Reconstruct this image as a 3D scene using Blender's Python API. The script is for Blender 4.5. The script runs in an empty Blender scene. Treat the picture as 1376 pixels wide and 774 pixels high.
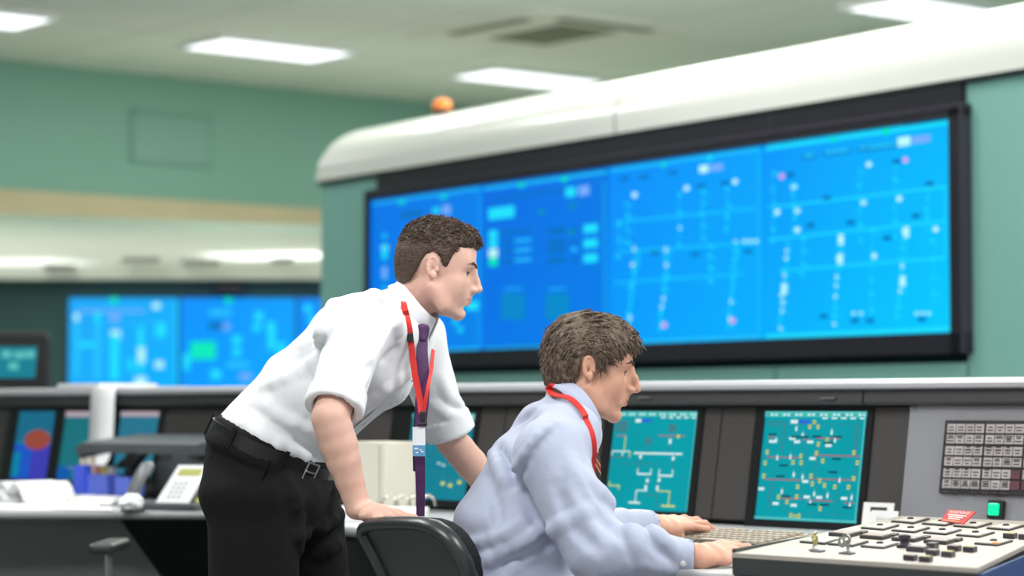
import bpy, bmesh, math, random
import numpy as np
from mathutils import Vector, Matrix

# ------------------------------------------------------------ camera, world, exposure
SC = bpy.context.scene
COL = SC.collection
FPX, CX, CY, HOR = 3250.0, 688.0, 387.0, 548.0
CAMH = 1.05
TH = math.atan((HOR - CY) / FPX)
cam_d = bpy.data.cameras.new('camera'); cam = bpy.data.objects.new('camera', cam_d); COL.objects.link(cam)
cam_d.sensor_width = 36.0; cam_d.lens = FPX / 1376.0 * 36.0
cam.location = (0, 0, CAMH); cam.rotation_euler = (math.pi / 2 + TH, 0, 0)
cam_d.clip_start = 0.1; cam_d.clip_end = 120
cam_d.dof.use_dof = True; cam_d.dof.focus_distance = 5.2; cam_d.dof.aperture_fstop = 2.7
SC.camera = cam
SC.view_settings.view_transform = 'Standard'; SC.view_settings.look = 'None'
SC.view_settings.gamma = 1.0; SC.view_settings.use_curve_mapping = False
SC.view_settings.exposure = 0.0
W = bpy.data.worlds.new('world'); SC.world = W; W.use_nodes = True
WORLD_FILL = 1.02
W.node_tree.nodes['Background'].inputs[0].default_value = (0.93, 0.97, 1.0, 1)
W.node_tree.nodes['Background'].inputs[1].default_value = WORLD_FILL
try:
    SC.cycles.max_bounces = 6; SC.cycles.use_denoising = True; SC.cycles.sample_clamp_indirect = 6
except Exception: pass

CEIL = 4.2
LAMP_POWER = 2.2
def lamp_area(name, loc, target, size, power, col=(1, 1, 1)):
    d = bpy.data.lights.new(name, 'AREA'); d.shape = 'RECTANGLE'; d.size = size[0]; d.size_y = size[1]
    d.energy = power; d.color = col
    o = bpy.data.objects.new(name, d); COL.objects.link(o); o.location = loc
    o.rotation_euler = (Vector(target) - Vector(loc)).to_track_quat('-Z', 'Y').to_euler()
    return o
# soft key area lights added above the operators, with no housings of their own
lamp_area('added_key_light', (-1.2, 2.7, CEIL - 0.06), (-0.1, 5.4, 1.2), (1.4, 0.8), 185, (1.0, 0.985, 0.96))
lamp_area('added_key_light', (2.6, 3.6, CEIL - 0.06), (0.3, 5.4, 1.2), (1.4, 0.8), 185, (1.0, 0.985, 0.96))
lamp_area('added_key_light', (-2.4, 6.6, CEIL - 0.06), (-0.6, 5.8, 1.2), (1.4, 0.8), 150, (1.0, 0.99, 0.97))

# ------------------------------------------------------------ helpers
def lin(c):
    c = c / 255.0
    return c / 12.92 if c <= 0.04045 else ((c + 0.055) / 1.055) ** 2.4
def rgb(*c): return (lin(c[0]), lin(c[1]), lin(c[2]), 1.0)
def ray(u, v):
    x = (u - CX) / FPX; t = (CY - v) / FPX
    return Vector((x, math.cos(TH) - t * math.sin(TH), math.sin(TH) + t * math.cos(TH)))
CAM = Vector((0, 0, CAMH))
def px(u, v, Y):
    d = ray(u, v); return CAM + d * (Y / d.y)
def on_z(u, v, z):
    d = ray(u, v); return CAM + d * ((z - CAMH) / d.z)
def on_plane(u, v, p, n):
    d = ray(u, v); return CAM + d * ((Vector(p) - CAM).dot(n) / d.dot(n))

MATS = {}
def mat(name, col, rough=0.6, metal=0.0, spec=0.5, bump=0.0, bscale=40.0, var=0.0, vscale=6.0, coat=0.0, emit=None, estr=1.0, stretch=None, sheen=0.0, sss=0.0, detail=4.0, alpha=1.0, trans=0.0):
    if name in MATS: return MATS[name]
    m = bpy.data.materials.new(name); m.use_nodes = True
    nt = m.node_tree; N = nt.nodes; L = nt.links
    b = N['Principled BSDF']
    c = rgb(*col)
    b.inputs['Base Color'].default_value = c
    b.inputs['Roughness'].default_value = rough
    b.inputs['Metallic'].default_value = metal
    b.inputs['Specular IOR Level'].default_value = spec
    if coat: b.inputs['Coat Weight'].default_value = coat; b.inputs['Coat Roughness'].default_value = 0.08
    if sheen: b.inputs['Sheen Weight'].default_value = sheen
    if sss:
        b.inputs['Subsurface Weight'].default_value = sss
        b.inputs['Subsurface Radius'].default_value = (0.012, 0.005, 0.003); b.inputs['Subsurface Scale'].default_value = 1.0
    if trans: b.inputs['Transmission Weight'].default_value = trans
    if alpha < 1: b.inputs['Alpha'].default_value = alpha
    tc = N.new('ShaderNodeTexCoord')
    mp = N.new('ShaderNodeMapping'); L.new(tc.outputs['Object'], mp.inputs[0])
    if stretch: mp.inputs['Scale'].default_value = stretch
    if var > 0:
        n = N.new('ShaderNodeTexNoise'); n.inputs['Scale'].default_value = vscale; n.inputs['Detail'].default_value = detail
        L.new(mp.outputs[0], n.inputs['Vector'])
        r = N.new('ShaderNodeValToRGB'); r.color_ramp.elements[0].position = 0.3; r.color_ramp.elements[1].position = 0.7
        r.color_ramp.elements[0].color = tuple(x * (1 - var) for x in c[:3]) + (1,)
        r.color_ramp.elements[1].color = tuple(min(1, x * (1 + var)) for x in c[:3]) + (1,)
        L.new(n.outputs[0], r.inputs[0]); L.new(r.outputs[0], b.inputs['Base Color'])
    if bump > 0:
        n2 = N.new('ShaderNodeTexNoise'); n2.inputs['Scale'].default_value = bscale; n2.inputs['Detail'].default_value = detail
        L.new(mp.outputs[0], n2.inputs['Vector'])
        bp = N.new('ShaderNodeBump'); bp.inputs['Strength'].default_value = bump; bp.inputs['Distance'].default_value = 0.01
        L.new(n2.outputs[0], bp.inputs['Height']); L.new(bp.outputs[0], b.inputs['Normal'])
    if emit:
        b.inputs['Emission Color'].default_value = rgb(*emit); b.inputs['Emission Strength'].default_value = estr
    MATS[name] = m
    return m
def glow(name, col, estr=1.0, var=0.0, vscale=2.0):
    if name in MATS: return MATS[name]
    m = mat(name, (6, 6, 8), rough=0.35, spec=.12, emit=col, estr=estr)
    if var:
        nt = m.node_tree; N = nt.nodes; L = nt.links; b = N['Principled BSDF']
        tc = N.new('ShaderNodeTexCoord'); n = N.new('ShaderNodeTexNoise'); n.inputs['Scale'].default_value = vscale
        L.new(tc.outputs['Object'], n.inputs['Vector'])
        r = N.new('ShaderNodeValToRGB'); c = rgb(*col)
        r.color_ramp.elements[0].position = .3; r.color_ramp.elements[1].position = .7
        r.color_ramp.elements[0].color = tuple(x * (1 - var) for x in c[:3]) + (1,)
        r.color_ramp.elements[1].color = tuple(x * (1 + var) for x in c[:3]) + (1,)
        L.new(n.outputs[0], r.inputs[0]); L.new(r.outputs[0], b.inputs['Emission Color'])
    return m

class MB:
    """collects geometry of ONE object; several material slots allowed"""
    def __init__(s): s.v = []; s.f = []; s.m = []; s.mats = []
    def mi(s, m):
        if m is None: return 0
        if m not in s.mats: s.mats.append(m)
        return s.mats.index(m)
    def add(s, vs, fs, m=None):
        o = len(s.v); s.v += [tuple(p) for p in vs]; k = s.mi(m)
        for f in fs: s.f.append(tuple(o + i for i in f)); s.m.append(k)
    def box(s, c, size, ax=None, m=None):
        c = Vector(c); ax = ax or (Vector((1, 0, 0)), Vector((0, 1, 0)), Vector((0, 0, 1)))
        X, Y, Z = [Vector(a) * (d / 2) for a, d in zip(ax, size)]
        vs = [c + X * i + Y * j + Z * k for k in (-1, 1) for j in (-1, 1) for i in (-1, 1)]
        s.add(vs, [(0, 2, 3, 1), (4, 5, 7, 6), (0, 1, 5, 4), (2, 6, 7, 3), (0, 4, 6, 2), (1, 3, 7, 5)], m)
    def quad(s, a, b, c, d, m=None): s.add([a, b, c, d], [(0, 1, 2, 3)], m)
    def slab(s, pts, off, m=None):
        """polygon pts extruded by vector off"""
        n = len(pts); off = Vector(off); a = [Vector(p) for p in pts]; b = [p + off for p in a]
        fs = [tuple(range(n))[::-1], tuple(range(n, 2 * n))] + [(i, (i + 1) % n, n + (i + 1) % n, n + i) for i in range(n)]
        s.add(a + b, fs, m)
    def strip(s, rows, m=None, closed=False, caps=False):
        """loft between rows of equal length"""
        n = len(rows[0]); o = []
        for r in rows: o += list(r)
        fs = []
        for i in range(len(rows) - 1):
            for j in range(n if closed else n - 1):
                k = (j + 1) % n
                fs.append((i * n + j, i * n + k, (i + 1) * n + k, (i + 1) * n + j))
        if caps and closed:
            fs.append(tuple(range(n))[::-1]); fs.append(tuple((len(rows) - 1) * n + j for j in range(n)))
        s.add(o, fs, m)
    def tube(s, pts, r, n=10, m=None, caps=True, flat=None):
        pts = [Vector(p) for p in pts]; rows = []; rr = r if isinstance(r, (list, tuple)) else [r] * len(pts)
        up = Vector((0.13, 0.31, 0.94)).normalized() if flat is None else Vector(flat[0]).normalized()
        fk = 1.0 if flat is None else flat[1]
        for i, p in enumerate(pts):
            t = (pts[min(i + 1, len(pts) - 1)] - pts[max(i - 1, 0)]).normalized()
            a = (up - t * up.dot(t))
            if a.length < 1e-4: a = t.orthogonal()
            a.normalize(); b = t.cross(a)
            rows.append([p + (a * math.cos(2 * math.pi * k / n) * fk + b * math.sin(2 * math.pi * k / n)) * rr[i] for k in range(n)])
        s.strip(rows, m, closed=True, caps=caps)
    def lathe(s, c, axis, prof, n=24, m=None):
        axis = Vector(axis).normalized(); a = axis.orthogonal().normalized(); b = axis.cross(a); c = Vector(c)
        rows = [[c + axis * h + (a * math.cos(2 * math.pi * k / n) + b * math.sin(2 * math.pi * k / n)) * max(r, 1e-4) for k in range(n)] for r, h in prof]
        s.strip(rows, m, closed=True, caps=True)
    def build(s, name, m=None, parent=None, smooth=None, bevel=0.0, bseg=2, sub=0, recalc=True, solid=0.0):
        me = bpy.data.meshes.new(name); me.from_pydata(s.v, [], s.f); me.update()
        if s.mats:
            for q in s.mats: me.materials.append(q)
            for p, k in zip(me.polygons, s.m): p.material_index = k
        elif m: me.materials.append(m)
        if recalc:
            bm = bmesh.new(); bm.from_mesh(me); bmesh.ops.recalc_face_normals(bm, faces=bm.faces); bm.to_mesh(me); bm.free()
        if smooth:
            me.polygons.foreach_set('use_smooth', [True] * len(me.polygons)); me.set_sharp_from_angle(angle=math.radians(smooth))
        o = bpy.data.objects.new(name, me); COL.objects.link(o)
        if parent is not None: put(o, parent)
        if solid: md = o.modifiers.new('solid', 'SOLIDIFY'); md.thickness = solid; md.offset = 0
        if bevel:
            md = o.modifiers.new('bevel', 'BEVEL'); md.width = bevel; md.segments = bseg; md.limit_method = 'ANGLE'; md.angle_limit = math.radians(40)
        if sub: md = o.modifiers.new('sub', 'SUBSURF'); md.levels = sub; md.render_levels = sub
        return o
def wloc(o):
    """world location of a parent chain of pure translations"""
    v = Vector((0, 0, 0))
    while o is not None: v = v + o.location; o = o.parent
    return v
def put(o, parent):
    """parent a world-coordinate mesh: parents are only ever translated"""
    o.parent = parent; o.location = o.location - wloc(parent)
def tag(o, label=None, cat=None, group=None, kind=None):
    if label: o['label'] = label
    if cat: o['category'] = cat
    if group: o['group'] = group
    if kind: o['kind'] = kind
    return o
def empty(name, loc, label=None, cat=None, group=None, kind=None):
    o = bpy.data.objects.new(name, None); COL.objects.link(o); o.location = loc; o.empty_display_size = 0.1
    return tag(o, label, cat, group, kind)
def struct(mb, name, m, **k):
    o = mb.build(name, m, **k); o['kind'] = 'structure'; return o
def copy_tree(o, parent=None):
    c = o.copy(); COL.objects.link(c); c.parent = parent
    for ch in list(o.children): copy_tree(ch, c)
    return c
def text_mb(mb, txt, c, right, up, h, m, align='CENTER', lift=0.0):
    cu = bpy.data.curves.new('t', 'FONT'); cu.body = txt; cu.size = h; cu.align_x = align; cu.align_y = 'CENTER'
    o = bpy.data.objects.new('t', cu); COL.objects.link(o)
    dg = bpy.context.evaluated_depsgraph_get(); me = bpy.data.meshes.new_from_object(o.evaluated_get(dg))
    right = Vector(right).normalized(); up = Vector(up).normalized(); nrm = right.cross(up)
    vs = [Vector(c) + right * q.co.x + up * q.co.y + nrm * lift for q in me.vertices]
    mb.add(vs, [tuple(p.vertices) for p in me.polygons], m)
    bpy.data.objects.remove(o); bpy.data.curves.remove(cu); bpy.data.meshes.remove(me)
Z = Vector((0, 0, 1))
# ------------------------------------------------------------ room shell
cu_ = Vector((0.775, 0.632, 0)).normalized(); cv_ = Vector((cu_.y, -cu_.x, 0))     # ceiling grid
BW1 = Vector((-4.61, 21.8, 0)); BWd = Vector((3.8, 3.1, 0)).normalized(); BWn = Vector((BWd.y, -BWd.x, 0))
m_ceil = mat('ceiling_tile', (216, 222, 212), rough=.8, var=.03, vscale=.6)
def seams(m, scale, ax):
    nt = m.node_tree; N = nt.nodes; L = nt.links; b = N['Principled BSDF']
    tc = N.new('ShaderNodeTexCoord'); mp = N.new('ShaderNodeMapping'); mp.inputs['Rotation'].default_value = (0, 0, -math.atan2(ax.y, ax.x))
    L.new(tc.outputs['Object'], mp.inputs[0])
    br = N.new('ShaderNodeTexBrick'); br.offset = 0; br.inputs['Scale'].default_value = 1.0
    br.inputs['Brick Width'].default_value = scale[0]; br.inputs['Row Height'].default_value = scale[1]; br.inputs['Mortar Size'].default_value = .012
    c = b.inputs['Base Color'].default_value[:3]
    br.inputs['Color1'].default_value = tuple(c) + (1,); br.inputs['Color2'].default_value = tuple(x * .96 for x in c) + (1,)
    br.inputs['Mortar'].default_value = tuple(x * .55 for x in c) + (1,)
    L.new(mp.outputs[0], br.inputs['Vector']); L.new(br.outputs[0], b.inputs['Base Color'])
seams(m_ceil, (1.48, 2.5), cu_)
mb = MB(); mb.box((0, 12, CEIL + .1), (40, 44, .2)); struct(mb, 'ceiling', m_ceil)
mb = MB(); mb.box((0, 12, -.1), (40, 44, .2))
struct(mb, 'floor', mat('floor_vinyl', (150, 150, 148), rough=.5, var=.08, vscale=3))
m_wall = mat('wall_paint_green', (126, 170, 152), rough=.7, var=.03, vscale=.5, bump=.05, bscale=30)
a = BW1 - BWd * 9; b = BW1 + BWd * 14
mb = MB(); mb.slab([a, b, b - BWn * .2, a - BWn * .2], (0, 0, CEIL)); struct(mb, 'wall_left', m_wall)
m_band = mat('band_beige', (196, 184, 148), rough=.6, var=.06, vscale=1.2)
a2 = a + BWn * .001; b2 = b + BWn * .001
mb = MB(); mb.slab([a2 + Z * 2.8, b2 + Z * 2.8, b2 + BWn * .05 + Z * 2.8, a2 + BWn * .05 + Z * 2.8], (0, 0, .22))
o = struct(mb, 'trim_1', m_band)
# an access hatch in the green wall
def onw(u, v): return on_plane(u, v, BW1, BWn)
h0 = onw(178, 152); h1 = onw(280, 222)
m_hatch = mat('hatch_green', (123, 166, 149), rough=.6)
t_ = empty('access_hatch', (h0.x, h0.y, h1.z), 'green painted rectangular access hatch set high in the green left wall', 'hatch')
dx = BWd * (h1 - h0).dot(BWd); hh = h0.z - h1.z
lo = Vector((h0.x, h0.y, h1.z)) + BWn * .002
mb = MB(); mb.slab([lo, lo + dx, lo + dx + Z * hh, lo + Z * hh], BWn * .02); mb.build('panel', m_hatch, t_, bevel=.004)
m_seam = mat('seam_dark', (60, 92, 80), rough=.8)
mb = MB()
fr = .03
for (p, q) in ((lo, lo + dx), (lo + Z * hh, lo + dx + Z * hh)):
    mb.slab([p - Z * fr, q - Z * fr, q + Z * fr, p + Z * fr], BWn * .012)
for p in (lo, lo + dx):
    mb.slab([p - BWd * fr - Z * fr, p + BWd * fr - Z * fr, p + BWd * fr + Z * (hh + fr), p - BWd * fr + Z * (hh + fr)], BWn * .012)
mb.build('seal', mat('hatch_seal', (112, 155, 138), rough=.8), t_)
# wall behind the video wall
UD = Vector((0.553, -0.833, 0)).normalized(); BD = Vector((0.833, 0.553, 0)).normalized()    # video wall run / depth
WD = 6.70
def dw(s, w, z): return UD * s + BD * w + Z * z
mb = MB(); mb.slab([dw(-20.5, 14.6, 0), dw(4, 14.6, 0), dw(4, 14.8, 0), dw(-20.5, 14.8, 0)], (0, 0, CEIL)); struct(mb, 'wall_right', m_wall)
mb = MB(); mb.slab([a + BWn * .01, Vector((a.x, -3, 0)), Vector((a.x - .2, -3, 0)), a + BWn * .01 - Vector((.2, 0, 0))], (0, 0, CEIL)); struct(mb, 'wall_side', m_wall)

# ------------------------------------------------------------ ceiling luminaires and vent
m_lampglow = glow('luminaire_diffuser', (246, 249, 255), LAMP_POWER)
m_lampframe = mat('luminaire_frame', (225, 228, 228), rough=.4)
F0 = on_z(361, 63, CEIL)
def luminaire(c, label, small=False):
    c = Vector((c.x, c.y, CEIL)); L_, W_ = 1.34, .66
    t = empty('ceiling_light', c, label, 'light', 'recessed ceiling luminaires')
    mb = MB(); mb.box(c - Z * .022, (L_, W_, .02), (cu_, cv_, Z)); mb.build('diffuser', m_lampglow, t)
    mb = MB()
    for s in (-1, 1):
        mb.box(c + cv_ * s * (W_ / 2 + .02) - Z * .02, (L_ + .08, .04, .04), (cu_, cv_, Z))
        mb.box(c + cu_ * s * (L_ / 2 + .02) - Z * .02, (.04, W_, .04), (cu_, cv_, Z))
    mb.build('frame', m_lampframe, t)
    ld = lamp_area('ceiling_light_glow', c - Z * .05, c - Z, (L_, W_), 30 if c.y > 15 else 55, (1.0, .99, .96)); ld.rotation_euler = (0, 0, math.atan2(cu_.y, cu_.x)); return t
lumi = {(-1, 0): 'white recessed ceiling light cut by the left frame edge, nearest the corner',
        (0, 0): 'bright white recessed ceiling light above the green left wall',
        (1, 0): 'dim distant ceiling light just above the white canopy, left of its seam',
        (1, 1): 'pale ceiling light at the top right, above the wide white canopy'}
for i in range(-2, 4):
    for j in range(0, 5):
        c = F0 + cu_ * 2.95 * i + cv_ * 5.03 * j
        if c.y < 2 or c.x > 9 or c.x < -7: continue
        if c.dot(BD) > 14 or (c - BW1).dot(BWn) < 1: continue
        luminaire(c, lumi.get((i, j), 'recessed ceiling light outside the picture, over the control desks'))
vc = on_z(742, 43, CEIL)
t = empty('ceiling_vent', Vector((vc.x, vc.y, CEIL)), 'square ceiling air vent with dark louvred slots', 'vent')
c = Vector((vc.x, vc.y, CEIL - .012))
mb = MB(); mb.box(c, (1.75, 1.75, .02), (cu_, cv_, Z)); mb.build('faceplate', mat('vent_plate', (215, 215, 205), rough=.5), t)
m_slot = mat('vent_dark', (112, 116, 96), rough=.8)
mb = MB(); mb.box(c - Z * .012, (.62, .95, .012), (cu_, cv_, Z)); mb.build('louvre', m_slot, t)
for s, q in ((cv_, 1), (cu_, -1)):
    o_ = cu_ if s is cv_ else cv_
    mb = MB(); mb.box(c + s * q * .68 - Z * .012, (.14, 1.0, .012), (s, o_, Z)); mb.build('slot', m_slot, t)

# ------------------------------------------------------------ the large video wall
m_hood = mat('canopy_white_gloss', (232, 234, 228), rough=.28, coat=.5, spec=.6)
m_gpan = mat('panel_green', (124, 176, 166), rough=.5, var=.02, vscale=1)
m_black = mat('frame_black', (34, 33, 42), rough=.4, spec=.4)
m_black2 = mat('frame_black_trim', (58, 55, 66), rough=.35)
def ondw(u, v, w=WD): return on_plane(u, v, dw(0, w, 0), BD)
p_ur = ondw(1280, 160); p_lr = ondw(1281, 446); p_ul = ondw(498, 271)
s_r = p_ur.dot(UD); s_l = p_ul.dot(UD); z_t = p_ur.z; z_b = p_lr.z
ss = [s_l, ondw(648, 300).dot(UD), ondw(817, 300).dot(UD), ondw(1024, 300).dot(UD), s_r]
s_end = ondw(427, 300).dot(UD); s_fl = ondw(507, 240).dot(UD); s_fr = ondw(1293, 110).dot(UD)
z_h0 = ondw(1293, 106).z
s_far = s_r + 3.4
vw = empty('video_wall', dw((s_l + s_r) / 2, WD + .6, 0), 'huge four panel blue video wall in a green cabinet under a white curved canopy', 'video wall')
# cabinet body: green panels with seams
mb = MB()
def gp(s0, s1, z0, z1, w=WD + .02, nm='side_panel'):
    mb = MB(); mb.slab([dw(s0, w, z0), dw(s1, w, z0), dw(s1, w, z1), dw(s0, w, z1)], BD * .06); return mb.build(nm, m_gpan, vw, bevel=.006)
sg = ondw(1036, 490).dot(UD); sg2 = ondw(1294, 490).dot(UD); sg0 = ondw(654, 490).dot(UD)
gp(s_end, s_fl - .008, .05, z_h0)
gp(s_fl, sg0 - .006, .05, z_b - .12, nm='lower_panel'); gp(sg0 + .006, sg - .008, .05, z_b - .12, nm='lower_panel')
gp(sg + .008, sg2 - .008, .05, z_b - .12, nm='lower_panel'); gp(sg2 + .006, s_far, .05, z_h0)
mb = MB(); mb.slab([dw(s_end + .03, WD + .1, 0), dw(s_far, WD + .1, 0), dw(s_far, 9.3, 0), dw(s_end + .03, 9.3, 0)], (0, 0, z_h0 + .04))
mb.build('cabinet', mat('cabinet_dark_green', (46, 62, 60), rough=.7), vw)
# frame
mb = MB()
fz0 = z_b - .085; fw = WD - .02
def fbar(s0, s1, z0, z1, m, w0=WD - .03, th=.10):
    mb.slab([dw(s0, w0, z0), dw(s1, w0, z0), dw(s1, w0, z1), dw(s0, w0, z1)], BD * th, m)
fbar(s_fl, s_fr, z_t + .055, z_h0 - .01, m_black, w0=WD - .005)
fbar(s_l - .02, s_r + .085, z_t + .004, z_t + .04, m_black)
fbar(s_l - .02, s_r + .085, z_t + .04, z_t + .055, m_black2, w0=WD - .035)
fbar(s_l - .02, s_r + .085, fz0, z_b - .004, m_black)
fbar(s_r + .006, s_r + .07, fz0, z_t + .04, m_black)
fbar(s_r + .07, s_r + .085, fz0, z_t + .04, m_black2, w0=WD - .035)
fbar(s_l - .02, s_l - .004, fz0, z_t + .04, m_black)
mb.build('frame', None, vw)
mb = MB()
for u_ in (746, 1037):
    s0 = ondw(u_, 190).dot(UD); fbar(s0 - .004, s0 + .004, z_t + .056, z_h0 - .012, m_black2, w0=WD - .008, th=.01)
mb.build('frame_joint', None, vw)
# canopy: quarter-round profile swept, rounded at its left end
def hood_rows(s0, s1, zb, zt, dep, n=14, endr=.12, closed_end=True, w0=WD - .01):
    rows = []; S = []
    if closed_end: S += [s0 + endr * (1 - math.cos(math.pi / 2 * k / 10)) for k in range(11)]
    else: S += [s0]
    S += [S[-1] + (s1 - S[-1]) * k / 12 for k in range(1, 13)]
    for s in S:
        f = 1.0
        if closed_end and s < s0 + endr: f = max(0, 1 - (1 - (s - s0) / endr) ** 2.6) ** (1 / 2.6) * .96 + .04
        row = [dw(s, w0 + .0, zb)]
        for k in range(n + 1):
            a = math.pi / 2 * k / n
            row.append(dw(s, w0 + dep * (1 - math.cos(a)) - .03 * math.sin(2 * a), zb + .02 + (zt - zb - .02) * f * math.sin(a) ** .9 if k else zb + .02))
        row.append(dw(s, 9.4, zb + .02 + (zt - zb - .02) * f)); row.append(dw(s, 9.4, zb))
        rows.append(row)
    return rows
s_j = ondw(829, 181).dot(UD)
Z_HT = 2.665
for (s0, s1, ce, e) in ((s_end, s_j - .006, True, 0), (s_j + .006, s_far, False, 0)):
    mb = MB(); mb.strip(hood_rows(s0, s1, z_h0, Z_HT, .42, closed_end=ce), closed=True, caps=True)
    mb.build('canopy', m_hood, vw, smooth=50)
mb = MB(); mb.strip(hood_rows(s_j - .006, s_j + .006, z_h0, Z_HT - .008, .41, closed_end=False), closed=True, caps=True)
mb.build('canopy_seam', mat('seam_grey', (120, 124, 118), rough=.8), vw, smooth=50)
mb = MB(); fbar(s_end, s_far, z_h0 - .014, z_h0 + .001, mat('shadow_gap_black', (10, 22, 20), rough=.8), w0=WD - .012, th=.06); mb.build('canopy_edge', None, vw)
# screens: pattern lives in the screen's own mesh
m_pale = glow('pix_pale', (190, 255, 250), 1.0); m_cyan = glow('pix_cyan', (30, 225, 255), 1.0); m_cy2 = glow('pix_cyan_soft', (35, 195, 255), 1.0)
m_cy3 = glow('pix_cyan_line', (20, 205, 255), 1.0)
m_teal = glow('pix_teal', (0, 150, 175), 1.0); m_dkb = glow('pix_darkblue', (0, 112, 190), 1.0); m_pink = glow('pix_pink', (225, 165, 240), 1.0)
m_grn = glow('pix_green', (0, 235, 190), 1.0); m_lil = glow('pix_lilac', (120, 175, 255), 1.0)
class Scr:
    """a lit screen on a plane; marks are given by where they are seen on it, then keep their real size there"""
    def __init__(s, p, n, right): s.mb = MB(); s.p = Vector(p); s.n = Vector(n); s.r = Vector(right); s.u = Vector(right).cross(Vector(n)) if False else None; s.lift = 0
    def base(s, pts, m, th=.004): s.pts = pts; s.mb.slab(pts, s.n * -th, m)
    def at(s, u, v): return on_plane(u, v, s.p, s.n)
    def rect(s, u, v, w, h, m):
        c = s.at(u, v); k = c.y / FPX; upv = Z - s.n * Z.dot(s.n); upv.normalize()
        fx = max(.25, abs((s.at(u + 1, v) - c).length) / k) if True else 1
        W2 = w * k * fx / 2; H2 = h * k / 2 / max(.3, abs(upv.z)); s.lift += 1
        L = s.n * (.0012 + .00002 * s.lift)
        s.mb.quad(c - s.r * W2 - upv * H2 + L, c + s.r * W2 - upv * H2 + L, c + s.r * W2 + upv * H2 + L, c - s.r * W2 + upv * H2 + L, m)
    def dot(s, u, v, r, m, k8=8):
        c = s.at(u, v); k = c.y / FPX; upv = (Z - s.n * Z.dot(s.n)).normalized(); fx = (s.at(u + 1, v) - c).length / k; s.lift += 1
        L = s.n * (.0012 + .00002 * s.lift)
        s.mb.add([c + L + s.r * math.cos(2 * math.pi * i / k8) * r * k * fx + upv * math.sin(2 * math.pi * i / k8) * r * k for i in range(k8)], [tuple(range(k8))], m)
    def line(s, u0, v0, u1, v1, w, m):
        a = s.at(u0, v0); b = s.at(u1, v1); d = (b - a).normalized(); q = d.cross(s.n).normalized() * (w * a.y / FPX / 2); s.lift += 1
        L = s.n * (.0012 + .00002 * s.lift)
        s.mb.quad(a - q + L, b - q + L, b + q + L, a + q + L, m)
def screen_glow(name, c0, c1, s0, s1, z0, z1):
    """backlit projection cube: colour drifts across the cube"""
    m = glow(name, c0, 1.0); nt = m.node_tree; N = nt.nodes; L = nt.links; b = N['Principled BSDF']
    tc = N.new('ShaderNodeTexCoord'); sx = N.new('ShaderNodeSeparateXYZ'); L.new(tc.outputs['Generated'], sx.inputs[0])
    ad = N.new('ShaderNodeMath'); ad.operation = 'MULTIPLY_ADD'; L.new(sx.outputs['X'], ad.inputs[0]); ad.inputs[1].default_value = .6
    iv = N.new('ShaderNodeMath'); iv.operation = 'MULTIPLY_ADD'; L.new(sx.outputs['Z'], iv.inputs[0]); iv.inputs[1].default_value = -.4; iv.inputs[2].default_value = .4
    L.new(iv.outputs[0], ad.inputs[2])
    r = N.new('ShaderNodeValToRGB'); r.color_ramp.elements[0].color = rgb(*c0); r.color_ramp.elements[1].color = rgb(*c1)
    L.new(ad.outputs[0], r.inputs[0]); L.new(r.outputs[0], b.inputs['Emission Color']); return m
NB = -BD
labs = ['leftmost', 'second', 'third', 'rightmost']
cols = [((0, 118, 232), (0, 134, 236)), ((0, 110, 228), (0, 128, 234)), ((0, 140, 250), (0, 178, 255)), ((0, 150, 252), (0, 205, 255))]
rnd = random.Random(4)
def cube(i):
    S = Scr(dw(0, WD, 0), NB, UD)
    g = .006 if i else .0
    S.base([dw(ss[i] + g, WD, z_b), dw(ss[i + 1] - g, WD, z_b), dw(ss[i + 1] - g, WD, z_t), dw(ss[i] + g, WD, z_t)], screen_glow('cube_glow_%d' % i, *cols[i], 0, 1, 0, 1), th=.03)
    return S
def ytop(u): return 271 + (160 - 271) * (u - 498) / 782.0
def ybot(u): return 474 + (446 - 474) * (u - 575) / 706.0
def yfr(u, f): return ytop(u) + (ybot(u) - ytop(u)) * f
def border(S, u0, u1, m, w=3):
    S.line(u0 + 3, yfr(u0, .015), u1 - 3, yfr(u1, .015), w * 1.8, m); S.line(u0 + 3, yfr(u0, .985), u1 - 3, yfr(u1, .985), w * 1.7, m)
    S.line(u1 - 4, yfr(u1, .02), u1 - 4, yfr(u1, .98), w, m)
# cube 1
S = cube(0); border(S, 498, 648, m_cy2, 1.6)
S.dot(586, 283, 5, m_cyan); S.rect(600, 282, 11, 12, m_lil); S.rect(540, 272, 8, 4, m_grn); S.rect(596, 265, 9, 4, m_grn)
for v, r in ((317, 3), (333, 5), (345, 4), (362, 4), (373, 3), (388, 3)): S.dot(517, v, r, m_cyan if r < 5 else m_pale)
S.rect(517, 335, 7, 14, m_cyan); S.rect(517, 366, 6, 14, m_lil); S.rect(635, 411, 16, 12, m_cyan); S.dot(612, 433, 4, m_cyan); S.dot(619, 443, 4, m_cyan); S.rect(553, 288, 30, 8, m_dkb)
S.mb.build('screen', None, vw)['label'] = 'leftmost deep blue screen panel'
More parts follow.
